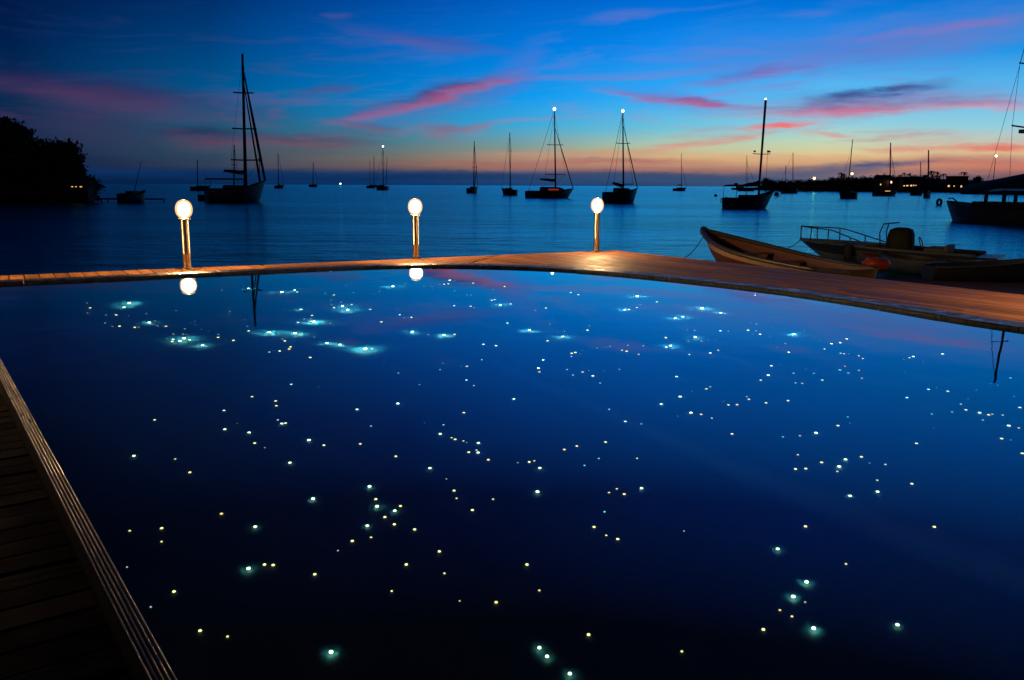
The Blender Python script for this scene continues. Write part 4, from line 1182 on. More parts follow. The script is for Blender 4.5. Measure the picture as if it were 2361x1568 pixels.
# right headland, its wood, palms, houses and lights
ridge('headland', [(1686, 433, 620, 60), (1740, 432, 560, 60), (1790, 424, 520, 60), (1850, 420, 500, 60), (1930, 415, 480, 60), (2000, 412, 460, 60), (2100, 410, 450, 60), (2200, 414, 430, 60), (2300, 418, 400, 60), (2450, 420, 380, 60), (2700, 420, 360, 60)], 0, 40, EARTH)
ridge('hill', [(2215, 432, 330, 40), (2250, 421, 325, 40), (2300, 412, 315, 40), (2361, 400, 305, 40), (2450, 380, 300, 40), (2600, 350, 290, 40)], 0, 40, EARTH)
prof = [(1758, 424), (1766, 416), (1776, 421), (1786, 414), (1800, 417), (1815, 418), (1840, 415), (1862, 414), (1905, 416), (1925, 407), (1945, 404), (1962, 405), (1985, 407), (2005, 403), (2025, 401), (2060, 400), (2085, 402), (2110, 402), (2130, 403), (2150, 400), (2172, 404), (2190, 408), (2215, 410), (2245, 414), (2262, 412)]
rng = random.Random(9); m = MB()
for (x0, y0), (x1, y1) in zip(prof, prof[1:]):
    k = max(2, int((x1 - x0) / 5))
    for i in range(k):
        t = i / k; px = x0 + (x1 - x0) * t; py = y0 + (y1 - y0) * t + rng.uniform(-2.5, 2.0)
        d = 470 + rng.uniform(-8, 25)
        top = at(px, py, d); hgt = top.z - SEA
        c = (top.x, top.y, top.z - hgt * .36); leaves(m, c, (1.7, 2.0, hgt * .36), 150, .55, rng)
        c2 = (top.x + rng.uniform(-1, 1), top.y - 8, SEA + hgt * .32); leaves(m, c2, (2.2, 2.0, hgt * .3), 90, .7, rng)
tag(m.build('far_wood', LEAF), kind='stuff')
tag(bpy.data.objects['far_wood'], 'dark low wood along the right headland', 'wood')
GH = 'trees standing out on the right headland'
def palm(px, py, d, lab, seed, fr=2.2):
    rng = random.Random(seed); t = at(px, py, d); r = empty('palm_tree', (t.x, t.y, SEA + 1)); tag(r, lab, 'palm tree', GH); h = t.z - SEA - 1
    m = MB(); m.path([(0, 0, -1), (.2, 0, h * .5), (0, 0, h)], [.25, .18, .14], 6); m.build('trunk', BARK, r)
    m = MB()
    for k in range(13):
        a = 2 * math.pi * k / 13 + rng.uniform(-.2, .2); e = rng.uniform(.1, .9); u = Vector((math.cos(a), math.sin(a), 0)); sd = Vector((-u.y, u.x, 0))
        for s_ in range(5):
            q0, q1 = s_ / 5, (s_ + 1) / 5
            f = lambda q: Vector((0, 0, h)) + u * fr * q + Vector((0, 0, fr * (e * q - 1.1 * q * q)))
            w0, w1 = .28 * math.sin(math.pi * (q0 * .85 + .12)), .28 * math.sin(math.pi * (q1 * .85 + .12))
            m.add([f(q0) - sd * w0, f(q0) + sd * w0, f(q1) + sd * w1, f(q1) - sd * w1], [(0, 1, 2, 3)])
    m.build('crown', LEAF, r)
palm(1939, 399, 455, 'small palm poking above the wood left of the orange street lamp', 1)
palm(1946, 402, 457, 'second small palm just right of the first above the wood', 2, 1.8)
palm(2148, 395, 452, 'palm standing above the far houses', 3, 2.4)
palm(2160, 397, 450, 'palm with wide fronds right of the tallest far palm', 4, 2.4)
palm(2176, 402, 449, 'short palm left of the far flat roofed house', 5, 2.2)
palm(2222, 398, 440, 'palm in front of the flat roofed house', 6, 2.6)
p = at(2251, 430, 330); tree('round_tree', 'single round tree on the skyline where the right hill begins', (p.x, p.y, SEA + .5), [((0, 0, at(2251, 414, 330).z - SEA - .5), (1.2, 1.2, 1.1))], 900, .3, 21, GH, .12)
p = at(1765, 430, 520); tree('round_tree', 'dark pointed tree at the left tip of the headland', (p.x, p.y, SEA + .5), [((0, 0, at(1765, 419, 520).z - SEA - .5), (1.3, 1.3, 1.9)), ((2.4, 0, at(1765, 422, 520).z - SEA - .5), (1.5, 1.3, 1.4))], 1500, .4, 22, GH, .15)
WALLH = mat('far_house_wall', (0.03, 0.03, 0.03), 0.8)
def house(px0, px1, ptop, d, lab, wins, flat=True):
    a = at(px0, ptop, d); b = at(px1, ptop, d); r = empty('house', ((a.x + b.x) / 2, d, SEA + .8)); tag(r, lab, 'house', 'houses on the right headland'); h = a.z - SEA - .8; w = b.x - a.x
    m = MB(); m.box((0, 0, h / 2), (w, 6, h)); m.build('wall', WALLH, r)
    m = MB()
    if flat: m.box((0, 0, h + .12), (w + .6, 6.6, .24))
    else: m.loft([[(x, -3.4, h), (x, 0, h + 1.6), (x, 3.4, h)] for x in (-w / 2 - .3, w / 2 + .3)], smooth=False, cap=True)
    m.build('roof', CANVAS, r)
    for px, py, ww, hh in wins:
        q = at(px, py, d - 3.05); m = MB(); m.box((q.x - r.location.x, -3.03, q.z - r.location.z), (ww, .08, hh)); m.build('lit_window', WARM, r)
house(2020, 2052, 411, 440, 'far house with one small lit window behind the moored sloop', [(2030.5, 425.5, .5, .7)], False)
house(2078, 2128, 415, 436, 'long far house with a row of lit windows', [(2085, 428.5, .8, .45), (2092, 428, 1.0, .5), (2101, 428, .9, .7), (2107, 427.5, .5, .5), (2112, 427.5, .4, .4)], False)
house(2188, 2226, 407, 434, 'flat roofed far house with three small lit windows', [(2187.5, 429, .9, .8), (2200, 429, .5, .5), (2216.5, 430, .7, .9)])
def street_lamp(px, py, d, lab, col, st, rad):
    t = at(px, py, d); r = empty('street_lamp', (t.x, t.y, SEA + .5)); tag(r, lab, 'street lamp', 'street lamps on the right headland'); h = t.z - SEA - .5
    m = MB(); m.tube((0, 0, 0), (0, 0, h), .14, .1, 7); m.build('pole', SPAR, r)
    m = MB(); m.lathe([(rad * math.sin(math.pi * k / 8), -rad * math.cos(math.pi * k / 8)) for k in range(9)], 12); g = m.build('lamp_globe', lamp_mat('lamp_%d' % px, col, st), r); g.location = (0, -.3, h)
    m = MB(); m.lathe([(rad * 1.1, .0), (rad * .5, rad * .5), (0, rad * .6)], 10); g = m.build('lamp_shade', SPAR, r); g.location = (0, -.3, h + rad * .8)
street_lamp(1877, 411, 452, 'bright orange lamp among lit bushes on the headland', (1, .45, .1), 22, .55)
street_lamp(1964, 400.5, 458, 'orange lamp above the wood right of the small palms', (1, .5, .16), 6, .6)
street_lamp(2053, 420, 436, 'white and red glowing lamp low in front of the houses', (1, .5, .22), 5, .6)
street_lamp(2296, 359.5, 318, 'tall street lamp with a white light on the right hill', (1, .8, .45), 6, .42)
rng = random.Random(77)
for i, (px, py, lab) in enumerate([(1865, 421, 'orange lit bush left of the bright headland lamp'), (1886, 421, 'orange lit bush right of the bright headland lamp')]):
    t = at(px, 428, 449); r = empty('bush', (t.x, t.y, t.z)); tag(r, lab, 'bush', 'lit bushes on the headland')
    m = MB(); leaves(m, (0, 0, 1.2), (2.2, 1.0, 1.5), 700, .35, rng); m.build('foliage', mat('lit_leaf', (.09, .08, .03), .8), r)  # leaf colour raised and warmed for the lamp light falling on it
    m = MB(); m.tube((0, 0, -1), (0, 0, 1), .1, .05, 6); m.build('stem', BARK, r)

# ------------------------------------------------------------------ fibre-optic lights sunk in the pool floor
LIGHTS = [(-4.81,10.706,1,'w',-4.35,9.69), (-4.677,10.541,4,'y',-4.23,9.52), (-4.594,10.209,3,'y',-4.14,9.19), (-5.173,10.507,1,'w',-4.68,9.51), (-4.956,10.125,2,'y',-4.47,9.12),
(-4.812,9.761,1,'y',-4.32,8.76), (-4.548,9.641,1,'w',-4.07,8.64), (-4.433,9.643,2,'y',-3.97,8.63), (-4.279,9.6,0,'w',-3.83,8.59), (-4.142,9.752,1,'w',-3.71,8.73),
(-3.9,10.002,1,'o',-3.5,8.97), (-4.323,9.126,1,'w',-3.85,8.12), (-4.159,8.937,1,'y',-3.69,7.93), (-4.086,8.942,2,'y',-3.63,7.94), (-3.903,8.885,2,'y',-3.46,7.87),
(-3.871,8.907,1,'y',-3.43,7.89), (-3.879,9.188,3,'y',-3.45,8.17), (-3.861,9.291,1,'y',-3.44,8.27), (-3.71,8.992,1,'w',-3.29,7.97), (-3.611,8.964,2,'o',-3.2,7.94),
(-3.422,9.17,0,'o',-3.04,8.13), (-3.424,9.281,0,'w',-3.04,8.24), (-3.343,9.072,0,'w',-2.96,8.03), (-3.368,8.837,1,'w',-2.97,7.8), (-3.19,8.819,0,'w',-2.81,7.78),
(-3.087,8.73,0,'t',-2.72,7.69), (-3.379,8.556,1,'y',-2.97,7.53), (-3.278,8.549,1,'y',-2.88,7.52), (-3.236,8.533,0,'y',-2.85,7.5), (-3.346,8.308,0,'o',-2.93,7.29),
(-3.274,8.275,2,'w',-2.87,7.25), (-3.244,8.177,2,'y',-2.84,7.16), (-3.181,8.206,3,'y',-2.78,7.18), (-3.188,8.335,4,'y',-2.8,7.31), (-3.108,8.265,2,'y',-2.72,7.24),
(-2.899,8.015,3,'y',-2.53,6.98), (-2.93,8.557,1,'w',-2.57,7.51), (-2.883,8.41,2,'y',-2.53,7.37), (-2.687,8.265,2,'y',-2.35,7.22), (-3.268,9.978,1,'w',-2.92,8.92),
(-3.957,11.802,1,'w',-3.6,10.74), (-3.721,11.934,1,'t',-3.39,10.87), (-3.656,12.002,3,'w',-3.33,10.93), (-2.924,9.414,0,'w',-2.6,8.36), (-2.777,9.015,1,'w',-2.45,7.96),
(-2.689,8.768,2,'y',-2.37,7.71), (-2.689,9.214,0,'t',-2.38,8.15), (-2.203,7.761,1,'w',-1.9,6.71), (-3.215,11.5,0,'t',-2.91,10.42), (-3.105,11.665,4,'y',-2.82,10.59),
(-2.987,11.872,3,'w',-2.71,10.79), (-2.901,11.658,2,'y',-2.63,10.57), (-2.497,11.543,1,'w',-2.26,10.45), (-2.348,11.398,2,'y',-2.12,10.31), (-2.295,10.953,1,'w',-2.07,9.86),
(-2.386,12.475,1,'w',-2.18,11.38), (-2.351,12.683,0,'w',-2.15,11.58), (-2.137,11.644,1,'w',-1.94,10.55), (-2.131,10.763,1,'w',-1.92,9.67), (-2.206,10.545,1,'o',-1.98,9.46),
(-2.127,10.302,2,'y',-1.9,9.21), (-2.054,10.442,4,'w',-1.84,9.35), (-1.94,10.157,4,'y',-1.73,9.07), (-1.966,10.565,2,'w',-1.76,9.47), (-1.679,10.204,2,'y',-1.5,9.11),
(-2.687,10.153,0,'t',-2.4,9.08), (-2.487,10.157,3,'w',-2.22,9.08), (-2.265,9.746,2,'y',-2.01,8.67), (-2.297,9.498,1,'y',-2.04,8.42), (-2.23,9.526,1,'y',-1.98,8.45),
(-2.186,9.357,2,'y',-1.93,8.28), (-2.15,9.341,4,'y',-1.9,8.26), (-2.31,9.276,2,'w',-2.04,8.2), (-2.461,8.699,4,'y',-2.16,7.64), (-2.433,8.771,1,'w',-2.14,7.71),
(-2.251,8.873,0,'w',-1.98,7.8), (-2.19,8.664,4,'y',-1.92,7.6), (-2.126,8.692,1,'y',-1.86,7.62), (-1.954,8.471,1,'y',-1.71,7.4), (-1.953,9.243,1,'y',-1.73,8.16),
(-1.897,9.129,0,'t',-1.67,8.05), (-2.24,8.364,1,'y',-1.96,7.3), (-2.191,8.268,2,'o',-1.91,7.21), (-2.069,7.996,2,'y',-1.79,6.94), (-2.059,7.903,2,'o',-1.78,6.84),
(-2.122,7.812,2,'y',-1.84,6.76), (-2.182,7.836,0,'t',-1.89,6.78), (-1.786,7.561,2,'y',-1.54,6.5), (-1.769,8.193,3,'y',-1.54,7.12), (-1.632,8.122,3,'o',-1.42,7.05),
(-1.362,7.948,4,'y',-1.18,6.87), (-1.301,7.951,1,'y',-1.12,6.87), (-1.421,9.347,2,'y',-1.25,8.26), (-1.703,12.351,4,'w',-1.55,11.24), (-1.568,12.723,1,'w',-1.43,11.61),
(-1.807,11.781,1,'o',-1.64,10.68), (-1.844,11.576,0,'t',-1.67,10.47), (-1.262,12.372,1,'y',-1.15,11.26), (-1.148,12.346,1,'w',-1.04,11.23), (-1.101,11.977,0,'w',-1,10.86),
(-1.049,12.562,1,'w',-0.96,11.45), (-0.992,12.618,2,'y',-0.9,11.5), (-0.934,12.664,2,'y',-0.85,11.55), (-0.945,13.13,3,'w',-0.86,12.01), (-0.743,12.739,0,'w',-0.68,11.62),
(-0.789,11.903,1,'w',-0.72,10.79), (-0.601,11.478,1,'w',-0.54,10.36), (-0.548,11.48,1,'w',-0.49,10.37), (-0.706,10.537,2,'w',-0.63,9.43), (-0.505,10.493,2,'y',-0.45,9.38),
(-0.783,10.339,0,'t',-0.7,9.23), (-1.368,10.26,0,'t',-1.22,9.16), (-1.28,9.83,2,'w',-1.14,8.73), (-1.208,9.633,1,'o',-1.07,8.54), (-1.168,9.666,0,'w',-1.04,8.57),
(-1.129,9.667,2,'y',-1,8.57), (-1.023,8.796,3,'y',-0.9,7.7), (-0.843,8.646,1,'y',-0.74,7.55), (-0.685,8.632,3,'y',-0.6,7.54), (-0.581,8.669,2,'y',-0.51,7.57),
(-1.109,7.4,0,'w',-0.95,6.33), (-0.596,7.384,0,'w',-0.51,6.3), (-0.384,7.279,2,'y',-0.33,6.2), (-0.574,12.772,2,'y',-0.52,11.65), (-0.398,12.466,0,'w',-0.36,11.35),
(-0.11,12.396,2,'y',-0.1,11.28), (-0.27,12.068,1,'w',-0.25,10.95), (-0.356,11.413,0,'w',-0.32,10.3), (-0.261,11.012,2,'y',-0.23,9.9), (-0.222,11.076,2,'y',-0.2,9.96),
(-0.202,10.661,1,'y',-0.18,9.55), (-0.145,10.634,3,'y',-0.13,9.52), (-0.058,10.768,1,'o',-0.05,9.66), (-0.018,10.703,2,'y',-0.02,9.59), (-0.456,10.391,1,'o',-0.41,9.28),
(0.277,10.218,1,'w',0.25,9.11), (0.408,10.383,2,'y',0.36,9.27), (-0.051,9.333,2,'y',-0.04,8.23), (0.178,8.919,3,'y',0.16,7.82), (0.451,9.563,0,'w',0.4,8.46),
(0.407,9.274,1,'w',0.36,8.17), (0.474,8.837,0,'t',0.41,7.74), (0.541,8.863,1,'y',0.47,7.76), (0.507,8.585,3,'y',0.44,7.49), (0.348,8.362,2,'y',0.3,7.27),
(0.519,11.936,0,'t',0.47,10.82), (0.581,11.865,0,'t',0.53,10.75), (0.798,11.781,2,'y',0.72,10.67), (0.886,11.563,2,'y',0.8,10.45), (1.23,11.73,0,'t',1.11,10.62),
(1.273,11.713,0,'w',1.15,10.6), (1.532,11.276,1,'y',1.38,10.17), (1.653,11.444,4,'w',1.49,10.34), (1.523,10.718,0,'w',1.37,9.62), (1.588,10.683,1,'y',1.42,9.58),
(1.511,10.44,2,'w',1.35,9.34), (1.601,10.434,0,'w',1.43,9.34), (1.345,10.287,3,'y',1.2,9.19), (1.394,10.301,2,'y',1.25,9.2), (1.83,10.918,2,'y',1.65,9.82),
(0.827,9.186,1,'y',0.73,8.09), (0.786,8.93,2,'y',0.69,7.83), (0.75,8.019,0,'t',0.65,6.93), (0.798,8.039,1,'t',0.69,6.95), (0.929,8.116,1,'t',0.8,7.03),
(0.887,8.072,0,'t',0.77,6.99), (0.648,7.925,0,'t',0.56,6.84), (0.624,7.783,0,'t',0.54,6.7), (0.546,7.808,2,'y',0.47,6.72), (0.581,7.842,2,'y',0.5,6.76),
(0.534,7.674,1,'t',0.46,6.59), (1.104,8.162,1,'y',0.96,7.08), (1.25,8.142,1,'y',1.08,7.06), (1.022,7.94,1,'y',0.88,6.86), (1.06,7.898,2,'o',0.91,6.82),
(1.152,7.768,1,'o',0.99,6.69), (-0.271,8.185,2,'w',-0.24,7.09), (-0.15,8.123,2,'y',-0.13,7.03), (-0.266,7.527,1,'w',-0.23,6.44), (0.277,7.531,2,'w',0.24,6.45),
(0.226,7.227,4,'y',0.19,6.15), (0.23,7.095,2,'o',0.2,6.02), (0.465,7.18,1,'w',0.4,6.1), (0.59,7.096,2,'o',0.5,6.02), (0.663,6.967,3,'y',0.56,5.9),
(0.502,6.992,1,'w',0.42,5.92), (0.646,7.148,0,'w',0.55,6.07), (0.774,7.14,0,'w',0.66,6.07), (0.908,7.192,1,'o',0.77,6.12), (0.961,7.497,0,'t',0.82,6.42),
(-0.364,6.819,2,'w',-0.31,5.75), (0.701,6.742,1,'w',0.59,5.68), (-0.43,7.282,0,'t',-0.37,6.2), (-0.054,7.034,0,'t',-0.05,5.96), (2.053,10.715,0,'w',1.84,9.62),
(1.997,10.609,0,'w',1.79,9.52), (2.291,10.4,4,'y',2.05,9.31), (2.435,10.059,3,'w',2.17,8.98), (1.832,9.678,3,'y',1.63,8.59), (1.939,9.778,3,'y',1.72,8.69),
(2.607,9.368,0,'w',2.31,8.3), (2.64,9.294,1,'w',2.34,8.23), (2.456,8.934,2,'y',2.16,7.87), (2.53,8.906,1,'w',2.23,7.85), (2.45,8.717,0,'w',2.15,7.66),
(2.517,8.711,2,'y',2.21,7.65), (1.831,8.957,0,'w',1.61,7.88), (1.898,8.924,1,'y',1.67,7.85), (2.161,8.902,2,'w',1.9,7.83), (2.24,8.885,1,'w',1.97,7.82),
(1.832,8.569,3,'y',1.6,7.49), (1.722,8.366,1,'y',1.5,7.29), (1.53,8.538,2,'y',1.34,7.46), (1.851,8.366,1,'y',1.61,7.29), (1.933,8.434,0,'t',1.69,7.36),
(2.006,8.444,0,'t',1.75,7.38), (1.457,8.079,2,'o',1.26,7), (1.512,8.147,3,'y',1.31,7.07), (1.611,7.759,1,'w',1.39,6.69), (1.816,7.82,2,'y',1.57,6.76),
(1.915,7.938,1,'y',1.66,6.88), (2.864,8.719,3,'w',2.52,7.67), (2.758,9.08,0,'o',2.44,8.02), (3.036,8.93,0,'o',2.68,7.89), (2.975,8.46,0,'o',2.61,7.42),
(3.011,8.4,0,'t',2.64,7.36), (2.63,8.242,1,'o',2.3,7.2), (2.539,7.841,2,'y',2.2,6.8), (2.593,8.617,0,'w',2.28,7.56), (2.495,8.064,0,'t',2.17,7.02),
(3.07,8.226,2,'y',2.69,7.2), (3.17,8.272,2,'y',2.78,7.25), (3.301,8.456,2,'y',2.9,7.43), (2.915,7.982,1,'y',2.54,6.95), (2.997,7.795,1,'w',2.6,6.77),
(3.02,7.77,1,'o',2.62,6.75), (3.121,7.689,1,'o',2.71,6.68), (3.111,7.573,1,'o',2.7,6.56), (3.064,7.773,0,'o',2.66,6.75), (2.223,7.306,3,'o',1.91,6.27),
(2.104,6.981,4,'w',1.79,5.95), (1.996,6.82,2,'y',1.69,5.78), (2.311,7.367,0,'t',1.99,6.33), (2.332,7.046,1,'y',1.99,6.02), (2.497,7.039,1,'t',2.13,6.02),
(2.752,7.146,2,'t',2.36,6.13), (2.847,7.286,1,'o',2.45,6.27), (2.782,7.039,1,'y',2.38,6.03), (2.904,7.132,1,'y',2.49,6.12), (2.824,6.863,1,'y',2.41,5.86),
(2.488,6.812,2,'y',2.12,5.8), (2.248,6.728,1,'y',1.91,5.71), (2.295,6.715,1,'y',1.95,5.69), (2.482,7.191,0,'t',2.13,6.16), (1.344,6.945,3,'w',1.14,5.89),
(1.505,6.563,2,'y',1.27,5.52), (1.55,6.628,1,'y',1.31,5.58), (1.381,6.5,0,'t',1.16,5.45), (1.262,6.349,4,'y',1.05,5.3), (1.089,6.157,3,'y',0.9,5.11),
(1.262,5.947,4,'y',1.04,4.91), (1.326,5.907,2,'o',1.09,4.88), (1.381,5.821,1,'w',1.14,4.8), (1.156,5.872,0,'t',0.95,4.84), (1.571,6.13,2,'y',1.31,5.1),
(1.634,6.133,2,'o',1.36,5.11), (1.555,6.215,0,'t',1.3,5.18), (1.759,6.341,1,'t',1.47,5.31), (1.756,6.27,2,'o',1.47,5.24), (1.856,6.173,2,'y',1.55,5.15),
(2.033,6.227,2,'y',1.7,5.21), (2.319,5.821,1,'t',1.93,4.84), (2.283,5.685,0,'t',1.89,4.7), (2.184,5.633,2,'y',1.8,4.65), (3.257,7.069,0,'t',2.8,6.08),
(3.46,7.534,0,'w',3,6.54), (3.537,7.601,1,'y',3.07,6.61), (3.589,7.64,2,'w',3.12,6.65), (3.9,7.742,2,'w',3.41,6.76), (3.588,7.443,0,'t',3.11,6.46),
(3.195,6.505,2,'w',2.72,5.54), (3.281,6.559,0,'t',2.8,5.59), (3.313,6.445,2,'w',2.82,5.48), (2.93,6.281,2,'w',2.48,5.31), (3.236,6.098,1,'w',2.73,5.15),
(3.198,5.951,2,'y',2.69,5.01), (3.257,5.878,3,'y',2.74,4.94), (3.292,5.827,2,'y',2.77,4.89), (3.325,5.842,1,'o',2.8,4.91), (3.383,5.816,1,'y',2.84,4.89),
(3.36,6.235,0,'t',2.85,5.29), (3.08,5.908,1,'t',2.59,4.96), (2.918,5.864,1,'t',2.44,4.91), (3.193,5.713,1,'t',2.67,4.78), (3.748,6.654,0,'t',3.21,5.71),
(3.78,6.61,0,'t',3.24,5.67), (4.004,6.832,1,'w',3.45,5.89), (3.541,6.469,0,'t',3.02,5.52), (3.602,5.992,2,'w',3.05,5.07), (3.296,5.583,3,'y',2.75,4.66),
(3.333,5.532,1,'y',2.78,4.62), (3.107,5.325,2,'y',2.57,4.41), (2.54,5.263,2,'y',2.08,4.32), (3.083,5.053,2,'y',2.54,4.15), (2.789,5.563,0,'t',2.31,4.62),
(3.726,6.286,0,'t',3.17,5.36), (3.149,5.296,0,'t',2.61,4.39), (-1.723,6.636,2,'w',-1.45,5.6), (-1.494,6.569,0,'w',-1.26,5.52), (-1.923,6.272,2,'y',-1.61,5.25),
(-1.721,6.171,2,'y',-1.43,5.14), (-1.684,6.052,2,'y',-1.4,5.03), (-2.016,5.919,2,'w',-1.67,4.91), (-1.837,5.64,0,'y',-1.51,4.64), (-2.405,5.676,2,'y',-1.99,4.7),
(-1.88,5.512,3,'y',-1.54,4.52), (-1.704,5.459,3,'y',-1.39,4.46), (-1.611,5.26,2,'y',-1.31,4.27), (-1.528,5.186,0,'y',-1.24,4.19), (-1.588,5.727,1,'w',-1.31,4.71),
(-1.542,5.651,3,'y',-1.27,4.64), (-1.52,5.663,2,'y',-1.25,4.65), (-1.288,5.336,4,'y',-1.04,4.33), (-1.174,5.247,2,'y',-0.95,4.24), (-2.256,4.995,3,'y',-1.83,4.05),
(-1.995,4.96,1,'y',-1.61,4), (-1.837,4.761,2,'y',-1.47,3.81), (-1.311,4.943,3,'y',-1.05,3.95), (-1.062,4.442,4,'y',-0.83,3.48), (-1.486,4.236,2,'o',-1.16,3.3),
(-0.937,7.027,1,'w',-0.79,5.96), (-0.603,7.157,1,'w',-0.51,6.08), (-0.725,6.672,1,'t',-0.61,5.61), (-0.296,6.654,1,'y',-0.25,5.58), (-0.827,6.146,4,'y',-0.69,5.1),
(-1.098,5.994,3,'y',-0.91,4.95), (0.015,6.286,3,'y',0.01,5.22), (-0.337,5.94,2,'y',-0.28,4.89), (-0.939,5.628,1,'w',-0.77,4.6), (-0.458,5.669,1,'w',-0.37,4.63),
(-0.466,5.485,3,'y',-0.38,4.45), (-0.387,5.413,1,'y',-0.31,4.38), (-0.362,5.381,2,'y',-0.29,4.35), (-0.307,5.355,1,'y',-0.25,4.32), (-0.285,5.326,0,'t',-0.23,4.3),
(-0.21,5.32,3,'y',-0.17,4.29), (-0.264,5.157,2,'y',-0.21,4.13), (-0.217,5.193,1,'w',-0.17,4.17), (-0.206,5.152,3,'y',-0.17,4.13), (-0.953,5.282,2,'o',-0.77,4.27),
(-0.701,5.074,2,'y',-0.56,4.06), (-0.478,4.891,3,'y',-0.38,3.88), (-0.139,5.033,2,'y',-0.11,4.01), (0.328,5.208,2,'o',0.26,4.18), (0.038,4.99,0,'y',0.03,3.97),
(0.106,5,2,'y',0.08,3.98), (0.137,5.019,1,'y',0.11,4), (0.167,4.905,3,'y',0.13,3.89), (-0.788,4.617,4,'y',-0.62,3.63), (-0.727,4.452,2,'y',-0.57,3.47),
(-0.707,4.365,4,'y',-0.55,3.39), (-0.608,4.315,3,'y',-0.47,3.34), (-0.585,4.372,2,'o',-0.45,3.4), (-0.648,4.24,2,'y',-0.5,3.28), (-0.315,4.575,2,'y',-0.25,3.58),
(-0.295,4.475,1,'y',-0.23,3.49), (-0.204,4.333,2,'y',-0.16,3.35), (-0.098,4.468,1,'y',-0.08,3.48), (-0.37,4.737,0,'y',-0.29,3.74), (0.144,4.565,4,'y',0.11,3.57),
(-0.591,5.709,0,'t',-0.48,4.67), (0.696,6.033,1,'w',0.57,4.98), (0.776,5.753,2,'w',0.64,4.71), (0.878,5.702,1,'t',0.72,4.67), (0.41,5.271,2,'o',0.33,4.24),
(0.599,5.343,2,'y',0.48,4.32), (0.529,5.057,1,'t',0.42,4.04), (0.433,4.945,1,'t',0.34,3.93), (0.76,5.059,1,'y',0.61,4.05), (1.438,5.486,2,'y',1.17,4.48),
(1.751,5.419,1,'t',1.43,4.42), (1.743,5.094,1,'y',1.41,4.12), (1.656,4.864,2,'y',1.33,3.89), (0.536,4.557,1,'y',0.42,3.57), (0.585,4.607,1,'y',0.46,3.62),
(0.617,4.535,2,'o',0.48,3.55), (0.722,4.612,3,'y',0.57,3.62), (0.487,4.316,1,'t',0.38,3.34), (1.989,5.492,4,'y',1.63,4.5), (1.866,5.437,1,'y',1.53,4.45),
(1.717,4.868,2,'y',1.38,3.9), (1.842,4.963,2,'y',1.48,4), (1.921,4.894,4,'y',1.55,3.94), (1.883,4.818,1,'y',1.51,3.86), (1.999,5.004,3,'y',1.62,4.04),
(2.109,5.043,2,'y',1.71,4.09), (2.118,4.942,0,'t',1.71,3.99), (2.199,4.914,1,'y',1.78,3.97), (2.056,4.68,1,'y',1.64,3.74), (2.223,4.619,2,'y',1.78,3.7),
(1.826,4.475,3,'y',1.45,3.54), (1.994,4.522,3,'y',1.58,3.59), (1.473,4.124,2,'y',1.14,3.2), (2.097,4.086,2,'y',1.64,3.2), (1.267,3.899,3,'y',0.97,2.98),
(1.534,3.745,1,'y',1.17,2.86), (-1.863,4.021,1,'y',-1.45,3.13), (-1.722,4.058,2,'y',-1.34,3.15), (-1.668,3.92,1,'y',-1.29,3.02), (-1.274,4.102,3,'y',-0.98,3.17),
(-1.189,3.698,4,'y',-0.9,2.8), (-1.127,3.737,2,'y',-0.85,2.83), (-1.087,3.735,2,'y',-0.82,2.83), (-0.881,3.663,2,'y',-0.66,2.76), (-1.446,3.488,2,'y',-1.09,2.63),
(-1.239,3.214,2,'y',-0.92,2.38), (-1.12,3.183,1,'y',-0.82,2.34), (-0.695,3.105,4,'y',-0.51,2.26), (-0.82,3.883,0,'w',-0.62,2.95), (-1.497,3.367,0,'w',-1.12,2.52),
(-1.728,3.676,0,'w',-1.32,2.81), (-0.722,4.14,3,'y',-0.56,3.18), (-0.589,4.161,2,'y',-0.45,3.2), (-0.481,4.109,2,'y',-0.37,3.15), (-0.684,4.02,1,'y',-0.52,3.07),
(-0.769,3.979,2,'y',-0.59,3.04), (-0.34,3.891,2,'y',-0.26,2.95), (-0.482,3.765,2,'y',-0.36,2.84), (-0.301,3.693,1,'y',-0.23,2.77), (-0.519,3.54,1,'y',-0.39,2.64),
(-0.219,3.472,0,'y',-0.16,2.57), (-0.062,3.463,2,'o',-0.05,2.56), (0.125,3.557,1,'o',0.09,2.65), (0.074,3.775,2,'y',0.06,2.84), (0.417,4.145,2,'y',0.32,3.18),
(0.469,4.056,1,'y',0.36,3.1), (0.521,4.016,2,'y',0.4,3.07), (0.313,3.234,2,'y',0.23,2.36), (0.113,3.149,3,'y',0.08,2.29), (0.141,3.095,3,'y',0.1,2.24),
(0.222,2.993,3,'y',0.16,2.16), (0.859,4.096,0,'w',0.66,3.15), (1.306,3.599,4,'y',0.99,2.72), (1.212,3.484,4,'y',0.91,2.61), (1.249,3.441,0,'y',0.93,2.57),
(1.125,3.385,1,'o',0.84,2.52), (1.161,3.338,1,'y',0.86,2.48), (1.019,3.252,2,'y',0.75,2.4), (1.222,3.251,4,'y',0.9,2.41), (1.56,3.257,3,'y',1.16,2.43),
(0.666,3.121,1,'y',0.49,2.27)]
PC = {'y': (1.0, .92, .32), 'w': (.72, 1.0, .92), 'o': (1.0, .70, .22), 't': (.22, .85, .72)}
CN = {'y': 'yellow', 'w': 'white', 'o': 'orange', 't': 'teal'}
BN = {0: 'very faint', 1: 'faint', 2: 'clear', 3: 'bright', 4: 'brilliant haloed', 5: 'brilliant'}
ST = {0: 1.1, 1: 1.7, 2: 2.6, 3: 4, 4: 7, 5: 7}
RS = {0: .0046, 1: .0070, 2: .0094, 3: .0105, 4: .0118, 5: .0108}
dome = {}; FARK = {0: 1.6, 1: 2.0, 2: 2.2, 3: 3.5, 4: 6, 5: 1}
